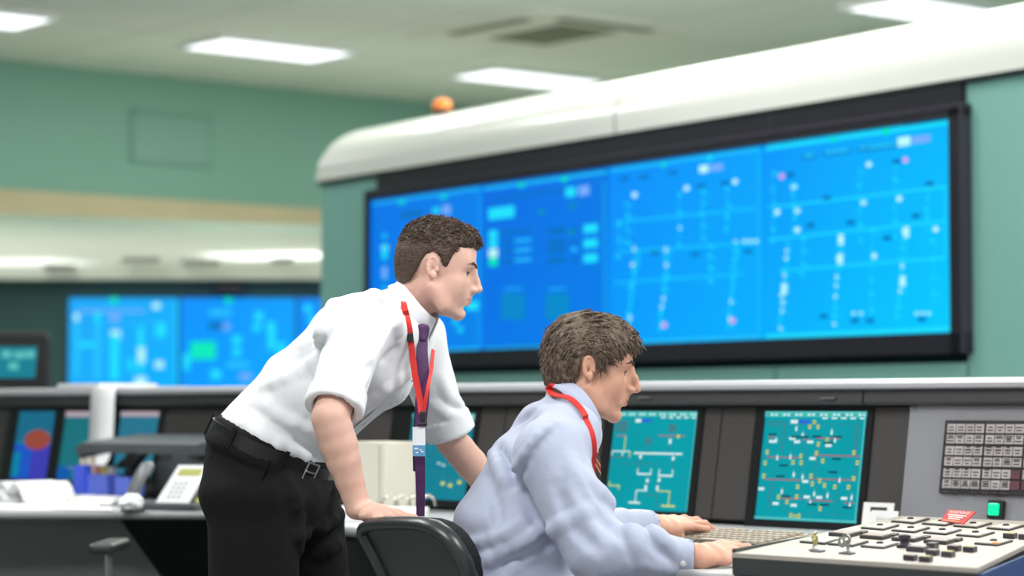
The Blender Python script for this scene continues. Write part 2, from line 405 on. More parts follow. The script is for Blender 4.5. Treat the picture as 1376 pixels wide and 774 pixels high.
# cube 2
S = cube(1); border(S, 649, 817, m_dkb, 2)
S.line(650, yfr(650, .02), 816, yfr(816, .02), 4, m_cy2); S.line(652, 468, 812, 462.5, 2, m_cy2); S.line(812, 245, 814, 460, 2.5, m_cy2)
S.rect(674, 286, 35, 16, m_cyan); S.rect(767, 258, 14, 13, m_cyan); S.rect(785, 256, 14, 13, m_lil); S.rect(759, 241, 8, 6, m_grn); S.rect(701, 249, 8, 5, m_grn)
for v in (307, 327, 347): S.rect(794, v, 19, 12, m_cyan)
for v, mm in ((315, m_cyan), (327, m_cyan), (340, m_pale), (352, m_grn)): S.rect(663, v, 12, 11, mm)
for v in (313, 325, 338, 351):
    S.rect(682, v, 14, 5, m_dkb); S.rect(703, v - 2, 22, 4, m_lil if False else m_cy2 if v > 320 else m_dkb)
for v in (310, 326, 336, 350): S.rect(748, v, 24, 7, m_dkb); S.rect(772, v - 1, 8, 5, m_cy2 if v == 336 else m_dkb)
S.line(660, 270, 760, 254, 3, m_dkb)
for x0 in (690, 749):
    for i in range(4):
        for j in range(5): S.rect(x0 - 12 + i * 8, 398 + j * 7, 6, 5, m_teal)
    S.rect(x0, 388, 24, 2, m_cy2)
for (u_, v_) in ((728, 285), (768, 312), (770, 276)): S.rect(u_, v_, 8, 6, m_teal)
S.mb.build('screen', None, vw)['label'] = 'second blue screen panel with cyan status blocks'
# cubes 3 and 4: one-line network diagrams
def col_sym(S, u, v0, v1, n, bright, lean=0.0):
    S.line(u - lean * 10, v1, u + lean * 6, v0, 1.8 + 1.6 * lean, m_cy3)
    for k in range(n):
        f = k / max(1, n - 1); v = v0 + (v1 - v0) * f + rnd.uniform(-2, 2); uu = u - lean * 8 * f + rnd.uniform(-1.5, 1.5)
        q = rnd.random()
        mm = m_pale if q < bright * .6 else m_cyan
        if q < bright * .35: S.rect(uu, v, 3.2, rnd.uniform(4, 7), mm)
        else: S.dot(uu, v, rnd.uniform(1.9, 2.9), mm)
        if rnd.random() < .3: S.dot(uu + 6, v + 3, 1.7, m_cyan)
S = cube(2); border(S, 818, 1024, m_cy2, 2.2)
for u0, f, u1 in ((826, .32, 1015), (832, .60, 1018), (826, .80 if False else .745, 1000)):
    S.line(u0, 299 if f == .32 else (338 if f == .6 else 380), u1, (280 if f == .32 else (326 if f == .6 else 368)), 2.4, m_cy3)
S.rect(946, 227, 12, 10, m_pale); S.rect(963, 225, 17, 9, m_lil); S.dot(954, 212, 4, m_cyan); S.dot(892, 222, 3, m_grn)
for u_, v_ in ((853, 262), (923, 253), (988, 244)): S.dot(u_, v_, 4, m_pale)
for u_, v0, v1, n, br in ((843, 274, 325, 4, .1), (832, 302, 345, 3, .1), (913, 262, 330, 4, .2), (945, 258, 320, 5, .2), (978, 255, 310, 4, .2), (955, 330, 378, 4, .1)): col_sym(S, u_, v0, v1, n, br)
for u_, v0, v1, n in ((853, 336, 440, 11), (896, 334, 444, 11), (988, 326, 440, 11)): col_sym(S, u_, v0, v1, n, .45, 1)
for u_, v_ in ((893, 437), (985, 431)): S.dot(u_, v_, 4, m_pink)
for u_ in (1001, 1009, 1017): S.dot(u_, 324, 2.6, m_pale)
for u_, v_ in ((840, 240), (866, 238), (905, 232), (880, 340), (935, 342), (1006, 338), (975, 246), (943, 250)): S.rect(u_, v_, 12, 5, m_dkb)
S.mb.build('screen', None, vw)['label'] = 'third bright blue screen panel with a network diagram'
S = cube(3); border(S, 1026, 1281, m_cyan, 3)
for u0, v0, u1, v1 in ((1033, 279, 1272, 251), (1033, 322, 1272, 297), (1048, 364, 1272, 346)): S.line(u0, v0, u1, v1, 2.4, m_cyan)
S.line(1270, 251, 1270, 346, 2, m_cyan)
S.rect(1215, 190, 17, 12, m_pale); S.rect(1238, 187, 25, 10, m_lil); S.dot(1191, 177, 5, m_grn); S.dot(1120, 188, 3.6, m_grn)
for k in range(26): S.rect(1036 + k * 7, 193 - k * .99, 3, 4, m_cyan)
for u_, v_, w_ in ((1088, 209, 14), (1125, 203, 34), (1160, 198, 10), (1185, 196, 38)): S.rect(u_, v_ + 1, w_ + 4, 8, m_dkb); S.rect(u_, v_, w_, 5, m_cy2)
for u_, v_ in ((1051, 237), (1217, 215)): S.dot(u_, v_, 4, m_pink)
for u_, v_ in ((1168, 221), (1067, 251), (1045, 285), (1072, 283), (1161, 272), (1209, 267), (1258, 308), (1175, 344), (1072, 309)): S.dot(u_, v_, 4, m_pale)
for u_, v0, v1, n, br in ((1040, 235, 325, 6, .1), (1067, 246, 310, 5, .3), (1156, 228, 322, 6, .15), (1204, 222, 318, 6, .15), (1247, 250, 310, 5, .1), (1080, 320, 370, 4, .1), (1172, 312, 418, 6, .2), (1255, 325, 418, 5, .1)): col_sym(S, u_, v0, v1, n, br)
for u_, v0, v1, n in ((1057, 326, 440, 11), (1129, 320, 436, 10), (1215, 312, 425, 11)): col_sym(S, u_, v0, v1, n, .6, 1)
for u_, v_ in ((1131, 322), (1219, 312), (1214, 378), (1055, 388), (1130, 348)): S.rect(u_, v_, 7, 14, m_pale)
for u_ in (1148, 1158, 1233, 1241, 1249): S.dot(u_, 421, 2.3, m_pale)
for u_, v_ in ((1063, 235), (1112, 266), (1090, 303), (1144, 299), (1206, 217), (1193, 320), (1232, 290), (1150, 431), (1170, 431), (1240, 429), (1108, 425), (1250, 247)): S.rect(u_, v_, 11, 6, m_dkb)
S.mb.build('screen', None, vw)['label'] = 'rightmost and brightest blue screen panel with a dense network diagram'
# unseen area light added above the cabinet to brighten the ceiling
up = lamp_area('added_ceiling_fill', dw(-8.6, 8.7, 2.78), dw(-8.6, 8.7, 5), (10.0, 1.0), 620, (1.0, 1.0, .95))
up.rotation_euler = (math.pi, 0, math.atan2(UD.y, UD.x))
# orange beacon on the canopy
bp = dw(ondw(594, 150, WD + .3).dot(UD), WD + .30, Z_HT)
t = empty('warning_beacon', bp, 'small orange warning beacon on top of the white canopy', 'beacon')
mb = MB(); mb.lathe(bp, Z, [(.06, 0), (.06, .02), (.052, .025)], n=20); mb.build('base', mat('beacon_base', (60, 50, 45), rough=.5), t, smooth=40)
mb = MB(); mb.lathe(bp + Z * .02, Z, [(.052, 0), (.052, .035), (.04, .055), (.015, .065), (0, .066)], n=20); mb.build('lens', mat('beacon_orange', (240, 130, 50), rough=.3, emit=(240, 120, 40), estr=.25), t, smooth=50)

# ------------------------------------------------------------ the far video wall at the left
YL = 20.0
lw = empty('video_wall', (-2, YL + .6, 0), 'distant blurred blue video wall at the left under a pale curved canopy', 'video wall')
m_dg = mat('panel_dark_green', (52, 88, 84), rough=.6, var=.03, vscale=.8)
zl0 = px(95, 523, YL).z; zl1 = px(95, 400.5, YL).z
mb = MB(); mb.box((-1.5, YL + .46, 1.06), (12, .8, 2.12)); mb.build('cabinet', m_dg, lw)
xs = [px(u_, 450, YL).x for u_ in (91, 241, 398, 560)]
lcols = [((30, 170, 250), (0, 178, 255)), ((0, 145, 255), (0, 170, 255)), ((0, 140, 250), (0, 160, 255))]
SL = []
for i in range(3):
    S = Scr((0, YL, 0), Vector((0, -1, 0)), Vector((1, 0, 0)))
    S.base([Vector((xs[i] + .01, YL, zl0)), Vector((xs[i + 1] - .01, YL, zl0)), Vector((xs[i + 1] - .01, YL, zl1)), Vector((xs[i] + .01, YL, zl1))], screen_glow('far_glow_%d' % i, *lcols[i], 0, 1, 0, 1), th=.02)
    SL.append(S)
S = SL[0]
for u_, v_, w_, h_, mm in ((103, 426, 6, 10, m_pale), (131, 426, 8, 12, m_cyan), (154, 427, 13, 10, m_lil), (153, 404, 9, 9, m_grn), (155, 450, 13, 12, m_pale), (118, 463, 34, 7, m_cyan), (103, 470, 8, 70, m_cy2), (131, 470, 9, 76, m_cy2), (154, 480, 12, 60, m_cyan), (189, 470, 8, 60, m_cyan), (190, 477, 9, 20, m_pale), (214, 490, 11, 9, m_pale), (189, 512, 16, 10, m_pale), (216, 443, 14, 20, m_cyan), (210, 411, 10, 8, m_pale), (176, 490, 8, 16, m_cyan), (236, 460, 4, 110, m_cy2), (150, 418, 90, 3, m_lil), (200, 435, 60, 2, m_cy2)): S.rect(u_, v_, w_, h_, mm)
S = SL[1]
for u_, v_, w_, h_, mm in ((273, 471, 34, 24, m_grn), (251, 486, 9, 22, m_cyan), (307, 404, 9, 8, m_grn), (348, 425, 12, 12, m_cyan), (345, 440, 11, 10, m_cyan), (364, 438, 12, 11, m_cyan), (318, 457, 12, 12, m_cyan), (318, 473, 11, 11, m_cyan), (290, 503, 14, 12, m_cyan), (290, 438, 20, 10, m_dkb), (304, 439, 8, 9, m_lil), (365, 455, 10, 30, m_cyan), (378, 470, 10, 20, m_cyan), (296, 420, 30, 8, m_cy2), (320, 490, 30, 8, m_cy2), (330, 506, 16, 8, m_lil)): S.rect(u_, v_, w_, h_, mm)
S = SL[2]
for u_, v_ in ((414, 415), (420, 430), (440, 450)): S.dot(u_, v_, 6, m_cyan)
for S in SL: S.mb.build('screen', None, lw)
mb = MB(); c = px(308, 387, YL - .08); mb.box(c, (.22, .14, .09)); mb.build('camera_box', m_black, lw, bevel=.01)
# canopy: from a frontal lower edge up to the wall under the beige band
rows = []
for i in range(25):
    f = i / 24; x0 = -7.5 + 11 * f
    lo_ = Vector((x0, YL - .25, 2.10)); d = (lo_ - CAM)
    k = (BW1 - CAM).dot(BWn) / Vector((x0, YL - .25, 0)).dot(BWn) if False else 0
    # the point of the wall straight behind (along the wall normal of the far unit)
    t_ = (BW1 - lo_).dot(BWn) / Vector((0, 1, 0)).dot(BWn)
    hi = Vector((x0, lo_.y + t_, 2.81))
    row = [lo_ + Vector((0, .35, 0)), lo_]
    for k in range(1, 13):
        a = math.pi / 2 * k / 12
        g = 1 - math.cos(a); q = math.sin(a)
        row.append(Vector((x0, lo_.y + (hi.y - lo_.y) * g, 2.10 + .71 * q)))
    rows.append(row)
mb = MB(); mb.strip(rows); mb.build('canopy', mat('far_canopy', (196, 202, 188), rough=.22, coat=.6, spec=.6), lw, smooth=60, recalc=False)
mb = MB()
for u_, v_, w_ in ((380, 349, 28), (190, 349, 50), (80, 358, 40), (270, 352, 50)):
    c = px(u_, v_, YL - .26); mb.box(c, (w_ / 160 * 1.0, .03, .04))
mb.build('canopy_slot', mat('slot_grey', (150, 150, 142), rough=.7), lw)
# ------------------------------------------------------------ control console: local frame u (run, towards the right and nearer), b (depth, away)
U = Vector((0.656, -0.755, 0)).normalized(); B = Vector((0.755, 0.656, 0)).normalized()
def cp(s, w, z): return U * s + B * w + Z * z
DESK = 0.73
WF, WFACE, ZF = 3.46, 4.80, 0.745
TILT = math.radians(9.0)
ZTOP = 1.072
FN = (-B * math.cos(TILT) + Z * math.sin(TILT)).normalized()         # face normal, towards the operators
FU = (B * math.sin(TILT) + Z * math.cos(TILT)).normalized()          # up along the face
FP = cp(0, WFACE, ZF)
def onf(u, v, off=0.0): return on_plane(u, v, FP + FN * off, FN)
def s_of(P): return P.dot(U)
def wface(z): return WFACE + (z - ZF) * math.tan(TILT)
S0, S1 = -10.3, -2.7
m_desk = mat('worktop_grey', (186, 187, 190), rough=.45, var=.02, vscale=4)
m_dedge = mat('worktop_edge', (138, 139, 142), rough=.4)
m_dark = mat('console_dark', (66, 62, 62), rough=.45, var=.05, vscale=2, spec=.5)
m_dark2 = mat('console_charcoal', (56, 54, 57), rough=.5)
m_vdark = mat('console_black', (26, 26, 29), rough=.6)
m_rail = mat('rail_light_grey', (188, 188, 194), rough=.38, spec=.6)
con = empty('control_console', cp(-5, 4.8, 0), 'long dark grey control console with sloping monitor faces under a pale grey rail', 'console')
mb = MB()
wr = wface(ZTOP)
# rail: pale shelf with rounded nose, real thickness
prof = [(-.045, .030), (-.050, .040), (-.045, .050), (.0, .054), (.34, .054), (.34, .02), (-.03, .026)]
rows = [[cp(s, wr + a, ZTOP + b_) for a, b_ in prof] for s in (S0, -3.93, -3.925, S1)]
mb.strip(rows, closed=True, caps=True); mb.build('rail', m_rail, con, smooth=35)
mb = MB()
prof = [(-.030, .026), (-.036, -.006), (-.030, -.014), (.02, -.016), (.30, .0), (.30, .026)]
for (a, b_) in ((S0, s_of(px(1162, 525, 6.3)) - .003), (s_of(px(1162, 525, 6.3)) + .003, S1)):
    mb.strip([[cp(s, wr + p, ZTOP + q) for p, q in prof] for s in (a, b_)], closed=True, caps=True)
mb.build('rail_fascia', m_dark2, con, smooth=35)
mb = MB()
for u_, v_ in ((868, 534), (1115, 535)):
    c = on_plane(u_, v_, cp(0, wr - .03, 0), -B); mb.box(c, (.05, .02, .006), (U, B, Z))
    mb.build('rail_clip', mat('clip_grey', (130, 130, 135), rough=.3, metal=.5), con); mb = MB()
# face panels between the screens: one long body, with panel joints
def face_panel(u0, u1, m, nm='face_panel', vref=620, lab=None):
    a = s_of(onf(u0, vref)); b_ = s_of(onf(u1, vref))
    mb = MB(); mb.slab([cp(a, WFACE, ZF), cp(b_, WFACE, ZF), cp(b_, wface(ZTOP), ZTOP), cp(a, wface(ZTOP), ZTOP)], -FN * .03)
    o = mb.build(nm, m, con, bevel=.003)
    if lab: o['label'] = lab
    return o
joints = [-60, 80, 135, 215, 300, 520, 672, 963, 1217]
for i in range(len(joints) - 1): face_panel(joints[i] + .8, joints[i + 1] - .8, m_dark)
a = s_of(onf(1219, 620)); m_gp = mat('panel_mid_grey', (140, 140, 146), rough=.38, spec=.6, bump=.04, bscale=120)
# lower/upper charcoal strips
mb = MB(); mb.slab([cp(S0, wr - .012, ZTOP - .022), cp(S1, wr - .012, ZTOP - .022), cp(S1, wr - .004, ZTOP), cp(S0, wr - .004, ZTOP)], B * .05); mb.build('upper_strip', m_vdark, con)
mb = MB(); mb.slab([cp(S0, WFACE + .022, 0), cp(S0, 5.2, 0), cp(S0, 5.2, ZTOP - .02), cp(S0, wr + .032, ZTOP - .02), cp(S0, WFACE + .034, ZF)], U * (S1 - S0)); mb.build('rear_body', m_vdark, con)
# worktop
PW0, PZ0, PZ1 = 3.375, .775, .79
q0 = px(984, 742.5, 4.66); PZ0 = q0.z; w0 = q0.dot(B); s0p = s_of(q0)
q1 = on_z(1211, 693, PZ1); w1 = min(q1.dot(B), 4.79); s1p = s_of(q1)
slope = (PZ1 - PZ0) / (w1 - w0)
PN = (Z - B * slope).normalized(); PP = q0
def onp(u, v, o=0.0): return on_plane(u, v, PP + PN * o, PN)
FLt = q0; BLt = onp(1211, 693); FRt = onp(1255, 768.5)
FRt = cp(s_of(FRt), w0, PP.z + 0) if True else FRt
RRt = onp(1376, 733)
dirR = (RRt - FRt); RR2 = FRt + dirR * 1.0
kk = (w1 - w0) / max(.01, dirR.dot(B)); RR2 = FRt + dirR * kk if dirR.dot(B) > .02 else FRt + dirR * 3
con2 = empty('worktop', cp(-5, 4.1, DESK), 'long pale grey worktop running in front of the console faces', 'desk')
def gx(u, Y): return Vector(((u - CX) / FPX * Y, Y, 0))
e3 = gx(945, 4.73)
dF = (e3 - gx(455, 6.60)).normalized(); dE = (RR2 - FRt).normalized()
def isect(p, d, q, e):
    """where two lines in plan meet"""
    k = ((q.x - p.x) * e.y - (q.y - p.y) * e.x) / (d.x * e.y - d.y * e.x); return Vector((p.x + d.x * k, p.y + d.y * k, 0))
pE = isect(e3, U, FRt, dE); kE = (WFACE + .02 - pE.dot(B)) / dE.dot(B); pB = Vector((pE.x + dE.x * kE, pE.y + dE.y * kE, 0))
FE = [Vector((-6.0, 7.40, 0)), gx(300, 7.52), gx(455, 6.60), e3, pE]; bk = [pB, cp(S0, WFACE + .02, 0)]
THK = .022
mb = MB(); mb.slab([p + Z * (DESK - THK) for p in FE + bk], (0, 0, THK)); mb.build('top', m_desk, con2, bevel=.003)
mb = MB(); mb.tube([p + Z * (DESK - THK * .55) for p in FE], .013, n=12); mb.build('front_edge', m_dedge, con2, smooth=50)
def pedestal(s0, s1, w0, w1, label, drawers=3):
    t = empty('desk_pedestal', cp((s0 + s1) / 2, (w0 + w1) / 2, 0), label, 'cabinet', 'cabinets under the worktop')
    mb = MB(); mb.slab([cp(s0, w0, .0), cp(s1, w0, .0), cp(s1, w1, .0), cp(s0, w1, .0)], (0, 0, DESK - .045)); mb.build('body', mat('pedestal_grey', (92, 97, 97), rough=.6), t, bevel=.004)
    h = (DESK - .09) / drawers
    for k in range(drawers):
        mb = MB(); mb.slab([cp(s0 + .01, w0 - .018, .03 + k * h), cp(s1 - .01, w0 - .018, .03 + k * h), cp(s1 - .01, w0 - .018, .02 + (k + 1) * h), cp(s0 + .01, w0 - .018, .02 + (k + 1) * h)], B * .018)
        d = mb.build('drawer', mat('drawer_grey', (100, 104, 104), rough=.5), t, bevel=.003)
        mb = MB(); c = cp((s0 + s1) / 2, w0 - .034, .0 + (k + 1) * h - .02); mb.box(c, (.12, .012, .01), (U, B, Z)); mb.box(c + B * .009 + U * .05, (.01, .02, .008), (U, B, Z)); mb.box(c + B * .009 - U * .05, (.01, .02, .008), (U, B, Z))
        mb.build('handle', mat('handle_steel', (170, 170, 172), rough=.3, metal=.9), d)
pedestal(-5.75, -5.40, 3.98, 4.5, 'dark drawer cabinet under the worktop left of the standing man')
mb = MB(); mb.slab([cp(S0, WFACE - .2, 0), cp(S1, WFACE - .2, 0), cp(S1, WFACE - .18, 0), cp(S0, WFACE - .18, 0)], (0, 0, DESK - .04)); mb.build('modesty_panel', m_vdark, con2)
# slanted leg panel
YP = 7.75; q = [px(-80, 704, YP), px(158, 704, YP), px(214, 780, YP)]; d_ = (q[2] - q[1]); q[2] = q[1] + d_ * (q[1].z / -d_.z); q.append(Vector((q[0].x, YP, 0)))
for p in (q[0], q[1]): p.z = DESK - THK - .004
mb = MB(); mb.slab(q, (0, .03, 0)); mb.build('leg_panel', mat('leg_dark', (88, 96, 94), rough=.6), con2)
# low stool-like task chair, only its arm and seat edge reach into the picture
cq = Vector((px(10, 740, 6.7).x, 6.75, 0)); t = empty('office_chair', cq, 'dark blurred office chair at the lower left corner, seen by its armrest', 'chair')
m_arm = mat('arm_black', (34, 36, 40), rough=.4); m_alu = mat('arm_alu', (150, 152, 156), rough=.3, metal=.7)
mb = MB(); mb.box(cq + Z * .45, (.5, .48, .08)); mb.build('seat', m_arm, t, bevel=.03, bseg=3)
for s_ in (-1, 1):
    mb = MB(); mb.box(cq + Vector((s_ * .27, .02, .665)), (.07, .30, .03)); ar = mb.build('armrest', m_arm, t, bevel=.012, bseg=3)
    mb = MB(); mb.tube([cq + Vector((s_ * .22, 0, .42)), cq + Vector((s_ * .27, 0, .46)), cq + Vector((s_ * .27, 0, .65))], .012, n=10); mb.build('bracket', m_alu, ar, smooth=50)
mb = MB(); mb.lathe(cq, Z, [(.03, .08), (.03, .2), (.018, .21), (.018, .42)], n=16); mb.build('column', m_alu, t, smooth=40)
for k in range(5):
    a = 2 * math.pi * k / 5; d = Vector((math.cos(a), math.sin(a), 0)); mb = MB(); mb.tube([cq + Z * .10, cq + Z * .05 + d * .28], [.025, .018], n=8); mb.build('leg', m_arm, t, smooth=50)

# ---- operator screens set in the faces
g_teal = glow('mon_teal', (0, 156, 168), 1.0, var=.05, vscale=3); g_teal2 = glow('mon_teal_blue', (20, 128, 148), 1.0, var=.06, vscale=3)
g_wht = glow('mon_white', (215, 240, 240), 1.0); g_yel = glow('mon_yellow', (205, 215, 110), 1.0); g_red = glow('mon_red', (165, 95, 120), 1.0)
g_blu = glow('mon_blue', (40, 105, 215), 1.0); g_dk = glow('mon_dark', (10, 75, 88), 1.0); g_hd = glow('mon_header', (85, 195, 195), 1.0); g_gr = glow('mon_green', (40, 190, 110), 1.0)
g_gy = glow('mon_greyteal', (60, 130, 140), 1.0)
m_bez = mat('bezel_black', (24, 23, 26), rough=.35)
def monitor(label, scr, bz=(10, 10, 10, 14), base=g_teal, draw=None, group='screens set in the console face'):
    """scr = where the lit area is seen: (u_left_top, v_top, u_right_top, v_bottom)"""
    ul, vt, ur, vb = scr
    A = onf(ul, vt); s0 = s_of(A); s1 = s_of(onf(ur, vt + 2)); z1 = A.z
    s1b = s1; z0 = onf((ul + ur) / 2, vb).z
    def fpnt(s, z, o=0.0): return cp(s, wface(z), z) + FN * o
    t = empty('monitor', fpnt((s0 + s1) / 2, z0, .004), label, 'monitor', group)
    mb = MB(); kx = (s1 - s0) / max(1, ur - ul); L_, T_, R_, B_ = [q * k for q, k in zip(bz, (kx, .0020, kx, .0020))]
    o = .006
    for (a0, a1, c0, c1) in ((s0 - L_, s0, z0 - B_, z1 + T_), (s1, s1 + R_, z0 - B_, z1 + T_), (s0, s1, z1, z1 + T_), (s0, s1, z0 - B_, z0)):
        mb.slab([fpnt(a0, c0, o), fpnt(a1, c0, o), fpnt(a1, c1, o), fpnt(a0, c1, o)], -FN * .012)
    mb.build('bezel', m_bez, t)
    S = Scr(FP + FN * .002, FN, U)
    S.base([fpnt(s0, z0, .002), fpnt(s1, z0, .002), fpnt(s1, z1, .002), fpnt(s0, z1, .002)], base, th=.004)
    S.box = (s0, s1, z0, z1); S.fp = fpnt
    if draw: draw(S)
    S.mb.build('screen', None, t); return t
def R(S, x, y, w, h, m):
    """mark in screen fractions (0..1 across, 0..1 down)"""
    s0, s1, z0, z1 = S.box; S.lift += 1; o = .0034 + .00001 * S.lift
    a0 = s0 + (s1 - s0) * (x - w / 2); a1 = s0 + (s1 - s0) * (x + w / 2); c0 = z1 + (z0 - z1) * (y + h / 2); c1 = z1 + (z0 - z1) * (y - h / 2)
    S.mb.quad(S.fp(a0, c0, o), S.fp(a1, c0, o), S.fp(a1, c1, o), S.fp(a0, c1, o), m)
def header(S, wht=True):
    R(S, .5, .025, 1.0, .05, g_hd)
    for k in range(24): R(S, .03 + k * .041, .03, .022, .02, g_wht if k % 3 else g_gr if k % 2 else g_gy)
    for k in range(5): R(S, .60 + .09 * k, .062, .055, .014, g_wht)
    R(S, .30, .095, .07, .035, g_wht); R(S, .40, .095, .12, .035, g_blu)
    R(S, .12, .10, .2, .012, g_gy); R(S, .10, .135, .14, .010, g_gy)
def d_right(S):
    header(S); r = random.Random(8)
    def Hb(x0, x1, y, m=g_red, h=.012): R(S, (x0 + x1) / 2, y, x1 - x0, h, m)
    def Vb(x, y0, y1, m=g_gy, w=.006): R(S, x, (y0 + y1) / 2, w, y1 - y0, m)
    def node(x, y, m=g_yel):
        R(S, x, y, .028, .040, m); R(S, x, y, .012, .014, g_dk)
    def txt(x, y): R(S, x, y, .06, .026, g_wht)
    Hb(.06, .40, .425); Hb(.52, .97, .40); Hb(.06, .42, .63); Hb(.50, .95, .615); Hb(.05, .12, .24); Hb(.53, .76, .245); Hb(.40, .47, .26); Hb(.24, .45, .80); Hb(.50, .75, .81); Hb(.86, .96, .82)
    for x, y0, y1 in ((.08, .24, .62), (.21, .12, .38), (.31, .16, .42), (.45, .14, .80), (.40, .3, .8), (.55, .22, .62), (.93, .14, .60), (.68, .20, .26), (.13, .64, .90), (.26, .70, .88), (.58, .62, .78), (.66, .62, .9), (.78, .62, .92), (.90, .62, .86), (.56, .4, .62), (.96, .40, .60), (.30, .8, .92), (.17, .4, .6)): Vb(x, y0, y1)
    for x, y in ((.50, .10), (.46, .14), (.54, .14), (.56, .30), (.64, .26), (.55, .38), (.40, .41), (.33, .47), (.06, .38), (.05, .48), (.05, .60), (.62, .45), (.95, .46), (.91, .37), (.52, .59), (.61, .63), (.66, .67), (.76, .68), (.89, .68), (.93, .60), (.54, .66), (.40, .69), (.40, .78), (.22, .79), (.31, .83), (.64, .88), (.36, .95), (.40, .98), (.44, .955), (.41, .47)): node(x, min(y, .965))
    for x, y in ((.10, .28), (.30, .25), (.35, .28), (.48, .28), (.52, .43), (.66, .31), (.47, .64), (.04, .72), (.20, .85), (.38, .86), (.50, .78), (.62, .78), (.86, .78)): txt(x, y)
    for x, y in ((.30, .42), (.17, .43), (.33, .16), (.35, .58), (.44, .60), (.14, .27), (.40, .22), (.68, .19), (.72, .26), (.80, .62), (.57, .75), (.70, .76), (.93, .77), (.92, .84), (.25, .74), (.54, .83)): R(S, x, y, .018, .045, g_wht); R(S, x, y - .03, .008, .03, g_hd)
    for x, y in ((.24, .50), (.22, .60), (.75, .43), (.73, .55), (.66, .285), (.30, .78), (.56, .845), (.68, .845), (.90, .86), (.10, .215), (.42, .235), (.33, .235), (.54, .23), (.74, .23)): R(S, x, y, .085, .018, g_dk)
    for k in range(8): R(S, .92, .14 + k * .028, .035, .016, g_gy); R(S, .21, .14 + k * .028, .03, .016, g_gy); R(S, .14, .68 + k * .028, .03, .014, g_gy)
    Hb(.06, .95, .12, g_gy, .005); Hb(.3, .9, .93, g_gy, .005); R(S, .985, .5, .012, .98, g_hd); R(S, .5, .985, 1, .02, g_hd)
def d_mid(S):
    header(S)
    def Hb(x0, x1, y, m=g_wht, h=.012): R(S, (x0 + x1) / 2, y, x1 - x0, h, m)
    def Vb(x, y0, y1, m=g_wht, w=.012): R(S, x, (y0 + y1) / 2, w, y1 - y0, m)
    R(S, .1, .16, .16, .10, g_gy); R(S, .72, .17, .10, .08, g_gy)
    Hb(.05, .17, .25, g_red); Hb(.56, .88, .245, g_red); Vb(.165, .25, .41, g_yel); Vb(.71, .25, .42, g_gy); R(S, .71, .30, .03, .05, g_wht); R(S, .80, .25, .03, .035, g_yel)
    Hb(.02, .24, .41); Vb(.02, .41, .47); Vb(.24, .41, .47, g_yel); Vb(.15, .41, .47); R(S, .11, .47, .18, .02, g_gy)
    Hb(.29, .87, .425, g_wht, .02); R(S, .45, .30, .09, .06, g_gy); Vb(.45, .33, .42, g_gy)
    Vb(.37, .43, .62, g_gy); R(S, .375, .46, .03, .04, g_wht); Vb(.78, .43, .62, g_gy); R(S, .77, .47, .03, .04, g_wht)
    Hb(.36, .52, .635, g_wht, .018); Vb(.36, .58, .64); Vb(.52, .58, .64); Hb(.62, .78, .645, g_wht, .018); Vb(.62, .58, .66); Vb(.78, .58, .65)
    Vb(.49, .64, .80, g_gy); Vb(.64, .66, .79, g_gy); R(S, .49, .70, .03, .04, g_wht); R(S, .63, .69, .03, .04, g_wht); R(S, .48, .77, .03, .05, g_wht); R(S, .62, .77, .03, .05, g_wht)
    Hb(.37, .50, .80); Vb(.37, .80, .92, g_wht); Hb(.29, .43, .925, g_wht, .02); Hb(.62, .78, .80, g_yel); Vb(.77, .80, .94, g_yel); Hb(.69, .85, .945, g_yel, .02)
    Hb(.02, .16, .76, g_yel); Vb(.03, .72, .76, g_yel); Vb(.15, .76, .80, g_yel); Hb(.46, .62, .84, g_gy); Vb(.63, .84, .98, g_gy); Hb(.14, .60, .53, g_gy, .008); Vb(.02, .45, .75, g_gy, .006)
    R(S, .99, .5, .01, .98, g_hd)
def d_left(S):
    header(S); r = random.Random(3)
    for x, y in ((.08, .52), (.16, .54), (.25, .53), (.52, .58), (.60, .60), (.72, .57), (.85, .55)): R(S, x, y, .05, .02, g_wht)
    for x, y in ((.12, .76), (.62, .76), (.74, .78), (.88, .74)): R(S, x, y, .016, .09, g_gy); R(S, x, y + .05, .06, .04, g_yel)
    for x, y in ((.2, .3), (.35, .4), (.5, .3), (.72, .35), (.8, .25), (.9, .4)): R(S, x, y, .05, .03, g_gy)
    R(S, .5, .46, .8, .006, g_gy); R(S, .4, .68, .5, .006, g_gy)
monitor('teal screen with a dense red and yellow network diagram, right of the seated man', (1030, 553, 1167, 701.5), (13, 9, 8, 16), g_teal, d_right)
monitor("teal screen with white branching lines, by the seated man's chin", (828, 553, 939, 687), (13, 9, 8, 10), g_teal, d_mid)
monitor('teal screen seen between the two men, below the pale shirt sleeve', (556, 556, 640, 672), (26, 8, 6, 12), g_teal2, d_left)
def d_map(S):
    R(S, .5, .22, 1, .44, glow('map_teal', (25, 105, 135), 1.0)); R(S, .5, .74, 1, .52, glow('map_blue', (25, 85, 190), 1.0)); R(S, .75, .75, .5, .5, glow('map_violet', (60, 60, 175), 1.0))
    c = (.62, .42); s0, s1, z0, z1 = S.box; S.lift += 1
    pts = [(c[0] + .36 * math.cos(a), c[1] + .15 * math.sin(a)) for a in [2 * math.pi * k / 20 for k in range(20)]]
    S.mb.add([S.fp(s0 + (s1 - s0) * min(x, 1), z1 + (z0 - z1) * y, .006) for x, y in pts], [tuple(range(20))], glow('map_orange', (150, 70, 58), 1.0))
    R(S, .1, .78, .2, .35, glow('map_cyan', (0, 130, 165), 1.0))
monitor('blue screen with an orange disc, the leftmost in the console', (28, 553, 76, 645), (14, 6, 6, 10), g_teal2, d_map)
def d_plain(S): R(S, .5, .04, 1, .08, glow('hdr_pinkish', (175, 160, 170), 1.0)); R(S, .2, .9, .4, .2, glow('map_blue2', (10, 90, 170), 1.0))
g_tg = glow('mon_teal_green', (26, 112, 122), 1.0, var=.05)
